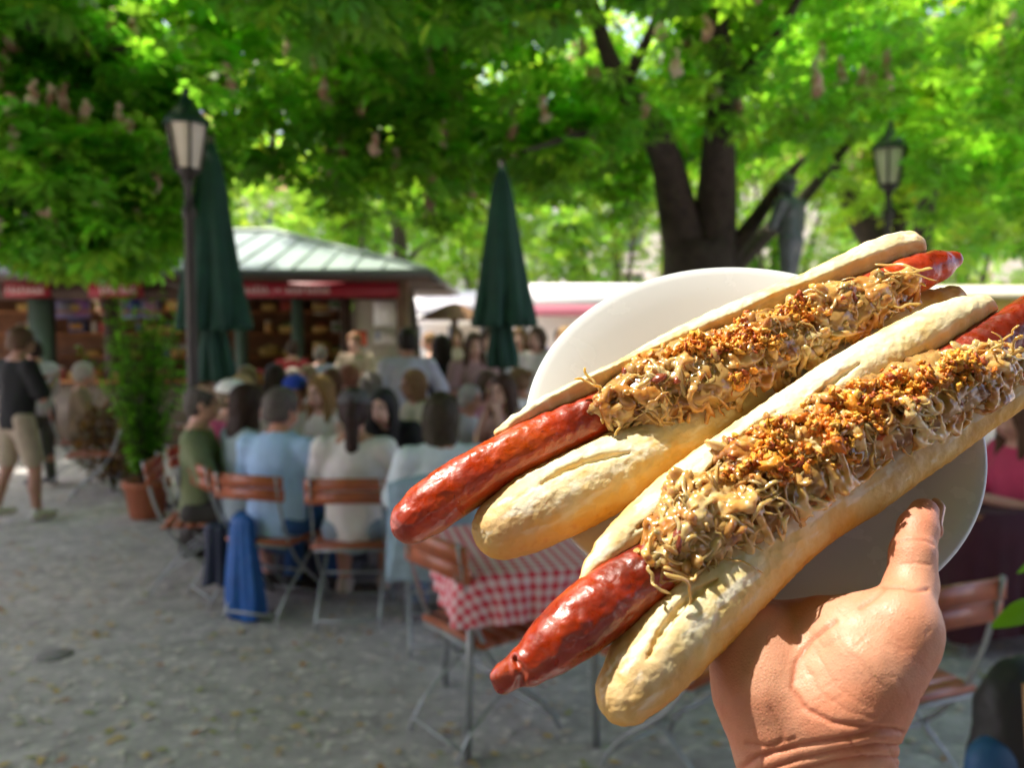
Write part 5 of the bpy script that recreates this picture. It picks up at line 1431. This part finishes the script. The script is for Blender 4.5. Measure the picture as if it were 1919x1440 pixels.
    def crown(rg, boxes, n, size, base, tilt=.45, var=.22, thr=.50, nscale=.85, skirt=None, name='crown', root=None, fl=0, seed=0, keep=None):
        """boxes: ellipsoids (centre, radii, weight); leaves kept where a clump noise is high"""
        w = np.array([b_[2] for b_ in boxes], float); w /= w.sum(); out = []
        need = n
        while need > 0:
            m_ = need * 3 + 200; k = rg.choice(len(boxes), m_, p=w)
            u = rg.normal(size=(m_, 3)); u /= np.linalg.norm(u, axis=1)[:, None]; u *= rg.uniform(0, 1, (m_, 1)) ** .40
            P = np.array([b_[0] for b_ in boxes])[k] + u * np.array([b_[1] for b_ in boxes])[k]
            ok = vn(P * (1, 1, 1.5), nscale, seed) * .6 + vn(P * (1, 1, 1.5), nscale * 2.3, seed + 1) * .4 > thr
            ok &= clear_of_sun(P)
            if skirt is not None: ok &= P[:, 2] > skirt(P) + .22 * (vn(P * (1, 1, 0), 3.1, seed + 3) - .5)
            if keep is not None: ok &= keep(P)
            # never in front of the lens
            ok &= ~((P[:, 1] > -.5) & (P[:, 1] < 3.2) & (np.abs(P[:, 0]) < P[:, 1] * .75 + .4) & (P[:, 2] < CAM_H + P[:, 1] * .62 + .5))
            P = P[ok][:need]; out.append(P); need -= len(P)
        C = np.vstack(out)
        sz = rg.uniform(size[0], size[1], len(C))
        V, Q, c = leaves(rg, C, sz, tilt, np.array(base), var)
        o = mesh(name, V, Q, leafm, root, False, c)
        if fl:
            m = MB(); cc = []
            ix = np.argsort(C[:, 1] + rg.normal(0, .5, len(C)))[:len(C) // 3]
            for i in rg.choice(ix, int(fl * 1.5), replace=False):
                p = C[i] + (0, 0, .04); h_ = rg.uniform(.16, .30)
                for q in range(5):
                    blob(m, p + (rg.normal(0, .008), rg.normal(0, .008), h_ * q / 5), (.052 * (1 - q / 7), .052 * (1 - q / 7), .036), rg, .25)
                    cc.append(np.tile(np.array([(.62, .42, .34), (.70, .56, .44), (.48, .27, .20)][rg.integers(0, 3)]), (42, 1)))
            f_ = m.build('blossoms', flowerm, root, True, col=np.vstack(cc)); tag(f_, kind='stuff')
        return o
    def limb(m, pts, rs, n=10):
        P = resample(np.array([[*p, r] for p, r in zip(pts, rs)]), max(10, len(pts) * 5))
        P[:, :3] += (fbm(P[:, :3], 1.7, 4, 2)[:, None] - .5) * .05
        m.tube(P[:, :3], P[:, 3], n)
    def X_(px, D): return GX(px, D)
    GR = np.array((.135, .285, .036))
    # skirt heights at left / middle / right as in a pruned chestnut grove
    def sk_left(P):  return np.interp(P[:, 0] / P[:, 1] * 1500 + 959, [-200, 0, 200, 330, 360, 430, 700], [2.15, 2.20, 2.20, 2.25, 2.9, 3.15, 3.2])
    def sk_mid(P):   return np.interp(P[:, 0] / P[:, 1] * 1500 + 959, [300, 450, 560, 640, 780, 860, 905, 985, 1060, 1180, 1215, 1390, 1430, 1530, 1560, 1605, 1610, 1700, 1706, 1750, 1919], [3.5, 3.35, 3.1, 2.75, 2.55, 2.75, 3.3, 3.2, 2.4, 2.4, 3.5, 3.5, 3.6, 3.6, 3.2, 3.1, 3.75, 3.75, 3.1, 2.5, 2.4])

    def tree(label, loc, trunk, boughs, group='chestnut trees around the beer garden', **kw):
        rg = np.random.default_rng(kw.pop('seed'))
        root = empty('chestnut_tree', loc, 0, label, 'tree', group)
        m = MB()
        P0 = np.array(loc)
        rel = lambda pts: [np.array(p) - P0 for p in pts]
        limb(m, rel(trunk[0]), trunk[1], 14); t = m.build('trunk', bark, root, True)
        if boughs:
            for pts, rs in boughs:
                mm = MB(); limb(mm, rel(pts), rs); mm.build('bough', bark, root, True)
        for cr in kw['crowns']:
            cr = dict(cr); o = crown(rg, root=root, seed=int(rg.integers(0, 99)), **cr)
            o.location = -P0
        for ch in root.children:
            if ch.name.startswith('blossoms'): ch.location = -P0
        return root
    q = 1.0
    # left tree, trunk left of the frame
    tree('big chestnut whose leafy boughs fill the upper left', (-7.4, 7.4, 0), ([(-7.4, 7.4, 0), (-7.3, 7.4, 1.5), (-7.1, 7.3, 3.4)], [.38, .30, .26]),
         [([(-7.1, 7.3, 3.3), (-6.0, 7.1, 4.2), (-4.6, 6.9, 4.4), (-3.2, 6.8, 4.0)], [.20, .14, .09, .04]), ([(-7.1, 7.3, 3.3), (-6.4, 8.1, 4.6), (-5.2, 8.8, 5.2)], [.18, .12, .06]), ([(-7.1, 7.3, 3.3), (-7.4, 6.3, 5.0), (-6.8, 5.0, 5.8)], [.18, .12, .06])],
         seed=1, crowns=[dict(boxes=[((-4.7, 7.3, 3.9), (2.7, 1.9, 1.7), 5), ((-4.3, 7.1, 2.9), (2.2, 1.3, .9), 5.5), ((-6.8, 7.0, 4.6), (2.8, 2.6, 2.0), 3), ((-2.7, 7.4, 4.4), (2.2, 1.7, 1.3), 3), ((-7.2, 10.3, 5.1), (3.4, 1.9, 1.0), 4)], n=10200, size=(.17, .27), base=GR * (1.08, 1.25, 1.3), skirt=sk_left, fl=150, thr=.535, nscale=1.3)])
    # the leaning left foreground bough belongs to a second tree behind the camera
    tree('chestnut rooted behind the viewer whose boughs arch over the top edge', (-3.4, -2.2, 0), ([(-3.4, -2.2, 0), (-3.3, -2.1, 2), (-3.1, -1.8, 4)], [.36, .30, .24]),
         [([(-3.1, -1.8, 3.9), (-2.6, .5, 5.0), (-1.8, 3.2, 5.2), (-.8, 5.2, 4.6)], [.2, .15, .09, .03]), ([(-3.1, -1.8, 3.9), (-3.8, .6, 5.0), (-4.2, 3.6, 5.0), (-4.0, 5.0, 4.4)], [.18, .13, .08, .03]), ([(-3.1, -1.8, 3.9), (-.5, -.6, 5.6), (1.6, 2.2, 5.8)], [.18, .12, .05])],
         seed=2, crowns=[dict(boxes=[((-2.2, 3.2, 5.0), (3.6, 3.2, 1.0), 5), ((1.8, 4.2, 5.2), (2.8, 2.6, 1.0), 3), ((-.5, 5.4, 4.5), (2.6, 1.3, .8), 3), ((-3.4, -1, 5.4), (2.4, 2.6, 1.2), 2), ((-5.2, 3.0, 5.3), (2.3, 2.6, .9), 3), ((-4.3, 4.6, 6.0), (2.5, 1.9, .8), 4), ((-4.5, -2.5, 3.8), (2.2, 2.6, 1.4), 2)], n=21000, size=(.16, .26), base=GR * (1.16, 1.32, 1.3), fl=90, thr=.27)])  # includes out-of-view clumps added to shade the ground and block rear sky
    tree('unseen chestnut added behind the viewer on the right, crown overhead blocking sky light', (3.6, -3.2, 0), ([(3.6, -3.2, 0), (3.5, -3.1, 2), (3.3, -2.9, 4)], [.34, .28, .22]),  # unseen tree, added to cut sky light on plate and hand
         [([(3.3, -2.9, 3.9), (2.2, -1.8, 5.0), (.6, -.4, 5.4)], [.18, .12, .04]), ([(3.3, -2.9, 3.9), (4.0, -1, 5.0), (4.2, 1.4, 5.2)], [.16, .11, .04])],
         seed=22, crowns=[dict(boxes=[((1.2, -1.4, 5.2), (4.6, 3.4, 1.1), 5), ((3.6, 1.6, 5.4), (2.6, 2.0, .9), 2), ((-2.2, -3.6, 4.8), (3.0, 2.6, 1.2), 2), ((1.0, -4.5, 3.6), (5.0, 1.6, 1.5), 3.5)], n=12500, size=(.20, .30), base=GR * .9, thr=.36)])
    # big tree with forked trunk, right of centre
    D3 = 9.0
    def w3(px, py, D=D3): return (GX(px, D), D, GZ(py, D))
    tree('big chestnut with a thick dark forked trunk behind the plate', (GX(1310, D3), D3, 0), ([w3(1318, 900), w3(1312, 620), w3(1308, 520), w3(1305, 455)], [.50, .42, .40, .38]),
         [([w3(1290, 480), w3(1262, 380, 8.8), w3(1245, 300, 8.4), w3(1190, 215, 7.6), w3(1140, 130, 7.1), w3(1105, 20, 6.8)], [.27, .20, .16, .12, .08, .05]),
          ([w3(1332, 480), w3(1338, 380, 8.8), w3(1340, 290, 8.3), w3(1346, 170, 7.4), w3(1330, 20, 6.9)], [.27, .22, .17, .11, .07]),
          ([w3(1345, 500), w3(1400, 430, 8.9), w3(1455, 350, 8.8), w3(1500, 300, 8.7)], [.16, .09, .07, .03]),
          ([w3(1350, 520), w3(1420, 450, 9.4), w3(1480, 400, 9.6), w3(1600, 250, 10)], [.14, .10, .08, .04]),
          ([w3(1210, 240, 7.9), w3(1080, 258, 7.2), w3(980, 290, 6.8)], [.06, .035, .015]), ([w3(1345, 190, 7.6), w3(1440, 90, 7.0), w3(1500, -20, 6.8)], [.08, .05, .03]), ([w3(1165, 170, 7.3), w3(1215, 70, 6.9), w3(1240, -30, 6.7)], [.06, .04, .02])],
         seed=3, crowns=[dict(boxes=[((-.2, 8.6, 4.5), (3.4, 2.2, 1.8), 5), ((2.6, 8.4, 4.8), (3.2, 2.2, 2.0), 4), ((-2.4, 8.2, 4.6), (2.2, 1.7, 1.5), 2.4), ((5.2, 8.6, 4.4), (2.4, 2.0, 2.0), 3.2), ((3.6, 8.2, 3.2), (2.8, 1.4, .9), 1.8), ((-.6, 8.4, 3.2), (2.4, 1.4, .8), 1.6)], n=7300, size=(.17, .28), base=GR * (1.1, 1.2, 1.1), skirt=sk_mid, fl=170, thr=.555, nscale=1.1)])
    D4 = 13.0
    def w4(px, py, D=D4): return (GX(px, D), D, GZ(py, D))
    tree('second chestnut with a forked trunk right of the statue', (GX(1650, D4), D4, 0), ([w4(1652, 800), w4(1650, 600), w4(1648, 450)], [.36, .32, .30]),
         [([w4(1642, 470), w4(1600, 400), w4(1570, 345), w4(1530, 200)], [.24, .20, .16, .08]), ([w4(1655, 470), w4(1672, 380), w4(1680, 280), w4(1690, 120)], [.26, .2, .16, .08])],
         seed=4, crowns=[dict(boxes=[((6.2, 12.4, 5.6), (3.6, 2.2, 2.6), 5), ((2.4, 13.4, 5.8), (2.4, 1.8, 2.2), 2), ((9.4, 12.4, 4.8), (2.4, 2.0, 2.6), 2.6)], n=6000, size=(.18, .30), base=GR * (1.5, 1.3, 1), skirt=lambda P: np.interp(P[:, 0], [0, 3, 5, 7, 10], [3.6, 3.3, 2.9, 2.7, 2.5]), fl=60, thr=.52)])
    tree('slender chestnut with a brownish trunk further right', (GX(1722, 11), 11.0, 0), ([w4(1712, 800, 11), w4(1716, 520, 11), w4(1730, 350, 11), w4(1745, 200, 11)], [.17, .15, .12, .06]), [],
         seed=14, crowns=[dict(boxes=[((GX(1760, 11), 11, 4.6), (1.4, 1.2, 1.4), 1)], n=900, size=(.13, .19), base=GR * (1.9, 1.4, 1), skirt=lambda P: 3.2 + 0 * P[:, 0], thr=.5)])
    D5 = 13.6
    def w5(px, py, D=D5): return (GX(px, D), D, GZ(py, D))
    tree('slim sunlit tree growing just beyond the kiosk corner', (GX(768, D5), D5, 0), ([w5(766, 900), w5(770, 640), w5(762, 560), w5(752, 470), w5(745, 380)], [.19, .16, .15, .13, .09]),
         [([w5(756, 500), w5(790, 465), w5(830, 448)], [.05, .035, .02]), ([w5(748, 440), w5(720, 360), w5(700, 280)], [.07, .05, .03])],
         seed=5, crowns=[dict(boxes=[((-1.9, 13.2, 5.1), (2.6, 1.6, 1.6), 1)], n=1500, size=(.13, .2), base=GR * (1.9, 1.5, 1), skirt=lambda P: 3.75 + 0 * P[:, 0], thr=.5)])
    # small-leaved sunlit trees across the square
    bgs = [(-10.5, 25, 5.5, 'far left beyond the kiosk roof'), (-4.6, 23, 5.0, 'above the kiosk corner'), (-1.0, 27, 6.0, 'left of the middle parasol'), (3.2, 25, 5.6, 'behind the fork of the big trunk'),
           (7.8, 24, 5.4, 'behind the statue'), (12.2, 22, 5.2, 'behind the second trunk'), (17.0, 24, 6.0, 'at the right edge'), (-17, 27, 6, 'at the far left')]
    for i, (x, y, h_, wh) in enumerate(bgs):
        h_ *= 1.65
        rg = np.random.default_rng(30 + i)
        root = empty('sunlit_tree', (x, y, 0), 0, 'bright yellow-green tree across the square, ' + wh, 'tree', 'sunlit trees across the square')
        m = MB(); limb(m, [(0, 0, 0), (.1, 0, 1.6), (0, .1, h_ * .6)], [.2, .16, .08]); m.build('trunk', bark, root, True)
        for k_ in range(3):
            a = k_ * 2.1 + i; mm = MB(); limb(mm, [(0, 0, 1.7), (.7 * math.cos(a), .7 * math.sin(a), 2.7), (1.5 * math.cos(a), 1.5 * math.sin(a), h_ * .7)], [.1, .07, .03]); mm.build('bough', bark, root, True)
        lf_ = (.19, .35, .055); o = crown(rg, [((x, y, h_ * .62), (3.0, 2.2, h_ * .42), 3), ((x + 1.4, y, h_ * .8), (2.2, 1.8, h_ * .3), 1), ((x - 1.5, y, h_ * .55), (2.2, 1.7, h_ * .3), 1)], 2500, (.20, .34), np.array(lf_), tilt=.8, root=root, seed=i, thr=.47, nscale=.7)
        o.location = (-x, -y, 0)

    # ---------------------------------------------------------------- potted shrub
    D = 7.1; x = GX(268, D)
    pot = empty('potted_shrub', (x, D, 0), 0, 'tall leafy green shrub growing in a round terracotta pot', 'potted plant')
    terra = pm('terracotta', (.42, .135, .065), .8, noise=(8, .12), bump=(30, .2, .004))
    po = MB().lathe([(0, 0), (.13, 0), (.145, .02), (.185, .27), (.205, .28), (.205, .34), (.185, .34), (.175, .30), (0, .29)], 40).build('pot', terra, pot, True)
    MB().lathe([(0, .302), (.17, .302)], 20).build('soil', pm('soil', (.03, .02, .014), .95), po)
    rg = np.random.default_rng(77)
    V = []; cc = []; m = MB()
    for s_ in range(46):
        a = rg.uniform(0, 6.3); sp_ = rg.uniform(.05, .46); h_ = rg.uniform(.9, 1.72)
        P = resample(np.array([(.03 * math.cos(a), .03 * math.sin(a), .3), (sp_ * .5 * math.cos(a), sp_ * .5 * math.sin(a), .3 + h_ * .55), (sp_ * math.cos(a), sp_ * math.sin(a), .3 + h_)]), 12)
        m.tube(P, np.linspace(.008, .003, 12), 5)
        for t_ in range(46):
            f_ = rg.uniform(.12, 1.02) * 11; i0 = int(min(10, f_)); p = P[i0] + (P[i0 + 1] - P[i0]) * (f_ - i0)
            d = np.array([rg.normal(), rg.normal(), rg.normal() * .5 + .25]); d /= np.linalg.norm(d); l = rg.uniform(.07, .14); w_ = l * .15
            sd_ = np.cross(d, (0, 0, 1.)); sd_ /= np.linalg.norm(sd_) + 1e-6
            V.append(np.array([p, p + d * l * .5 - sd_ * w_, p + d * l - (0, 0, l * .25), p + d * l * .5 + sd_ * w_])); b0 = np.array((.10, .27, .03)) * rg.uniform(.5, 1.7)
            cc.append(np.tile(b0, (4, 1)))
    m.build('stem', bark, pot, True)
    V = np.vstack(V); mesh('foliage', V, np.arange(len(V)).reshape(-1, 4), leafm, pot, False, np.vstack(cc))
    # brownish low shrub left of it
    D = 8.3; pot2 = empty('bush', (GX(205, D), D, 0), 0, 'low rusty brown bush left of the terracotta pot', 'bush')
    V = []; cc = []
    for t_ in range(1500):
        u = rg.normal(size=3); u /= np.linalg.norm(u); p = np.array((0, 0, .55)) + u * np.array((.38, .34, .5)) * rg.uniform(.3, 1) ** .5
        d = rg.normal(size=3); d /= np.linalg.norm(d); l = rg.uniform(.05, .1); sd_ = np.cross(d, (.1, .2, 1.)); sd_ /= np.linalg.norm(sd_); w_ = l * .22
        V.append(np.array([p, p + d * l * .5 - sd_ * w_, p + d * l, p + d * l * .5 + sd_ * w_])); cc.append(np.tile(np.array((.085, .050, .022)) * rg.uniform(.5, 1.6), (4, 1)))
    V = np.vstack(V); mesh('foliage', V, np.arange(len(V)).reshape(-1, 4), leafm, pot2, False, np.vstack(cc))
    m = MB()
    for a in range(6): m.tube([(0, 0, 0), (.1 * math.cos(a), .1 * math.sin(a), .4), (.22 * math.cos(a), .22 * math.sin(a), .8)], .01, 5)
    m.build('stem', bark, pot2, True)

    # plant at the right edge with one bright leaf reaching into the picture
    rp = empty('potted_plant', (1.20, 1.25, 0), 0, 'big-leaved green plant whose leaf tip reaches in at the right edge', 'potted plant')
    MB().lathe([(0, 0), (.14, 0), (.18, .4), (.19, .42), (.17, .42), (.16, .38), (0, .38)], 32).build('pot', terra, rp, True)
    m = MB(); lm_ = []
    def bigleaf(base, tip, w_, col_, par):
        base = np.array(base); tip = np.array(tip); d = tip - base; ln = np.linalg.norm(d); d /= ln; sd_ = np.cross(d, (-.3, -.75, .6)); sd_ /= np.linalg.norm(sd_); up = np.cross(sd_, d)
        def fn(u, v):
            t = u; ww = w_ * np.sin(np.pi * np.clip(t, .0, 1) ** .8) ** .8 * (v - .5) * 2
            return base + d * (t * ln)[..., None] + sd_ * ww[..., None] + up * (.10 * ln * np.sin(np.pi * t) - .25 * np.abs(ww))[..., None]
        u, v = np.meshgrid(np.linspace(0, 1, 16), np.linspace(0, 1, 7), indexing='ij'); P = fn(u, v).reshape(-1, 3)
        i, j_ = np.meshgrid(np.arange(15), np.arange(6), indexing='ij'); a = (i * 7 + j_).ravel(); Q = np.stack([a, a + 7, a + 8, a + 1], -1)
        mesh('leaf', P, Q, leafm, par, True, np.tile(np.array(col_), (len(P), 1)))
    t1 = np.array(W(1856, 1178, 1.15)) - np.array(rp.location); b1 = np.array(W(1965, 1128, 1.18)) - np.array(rp.location)
    bigleaf(b1, t1, .017, (.10, .26, .015), rp); m.tube([(0, 0, .4), tuple((np.array((0, 0, .4)) + b1) / 2 + (.03, 0, .08)), tuple(b1)], .006)
    t1 = np.array(W(1905, 1076, 1.3)) - np.array(rp.location); b1 = np.array(W(1990, 1030, 1.3)) - np.array(rp.location)
    bigleaf(b1, t1, .010, (.09, .24, .02), rp); m.tube([(0, 0, .4), tuple(b1)], .005)
    for k_ in range(9):
        a = k_ * .7; e_ = np.array([.32 * math.cos(a), .32 * math.sin(a), .75 + .06 * (k_ % 4)]); 
        if e_[0] < -.12: e_[0] = -.12
        m.tube([(0, 0, .4), tuple(e_ * (.5, .5, .8)), tuple(e_)], .005); bigleaf(e_, e_ + np.array([.14 * math.cos(a) * (1 if e_[0] > 0 else .2), .14 * math.sin(a), -.02]), .04, (.07, .18, .02), rp)
    m.build('stem', pm('green_stem', (.08, .16, .03), .6), rp, True)
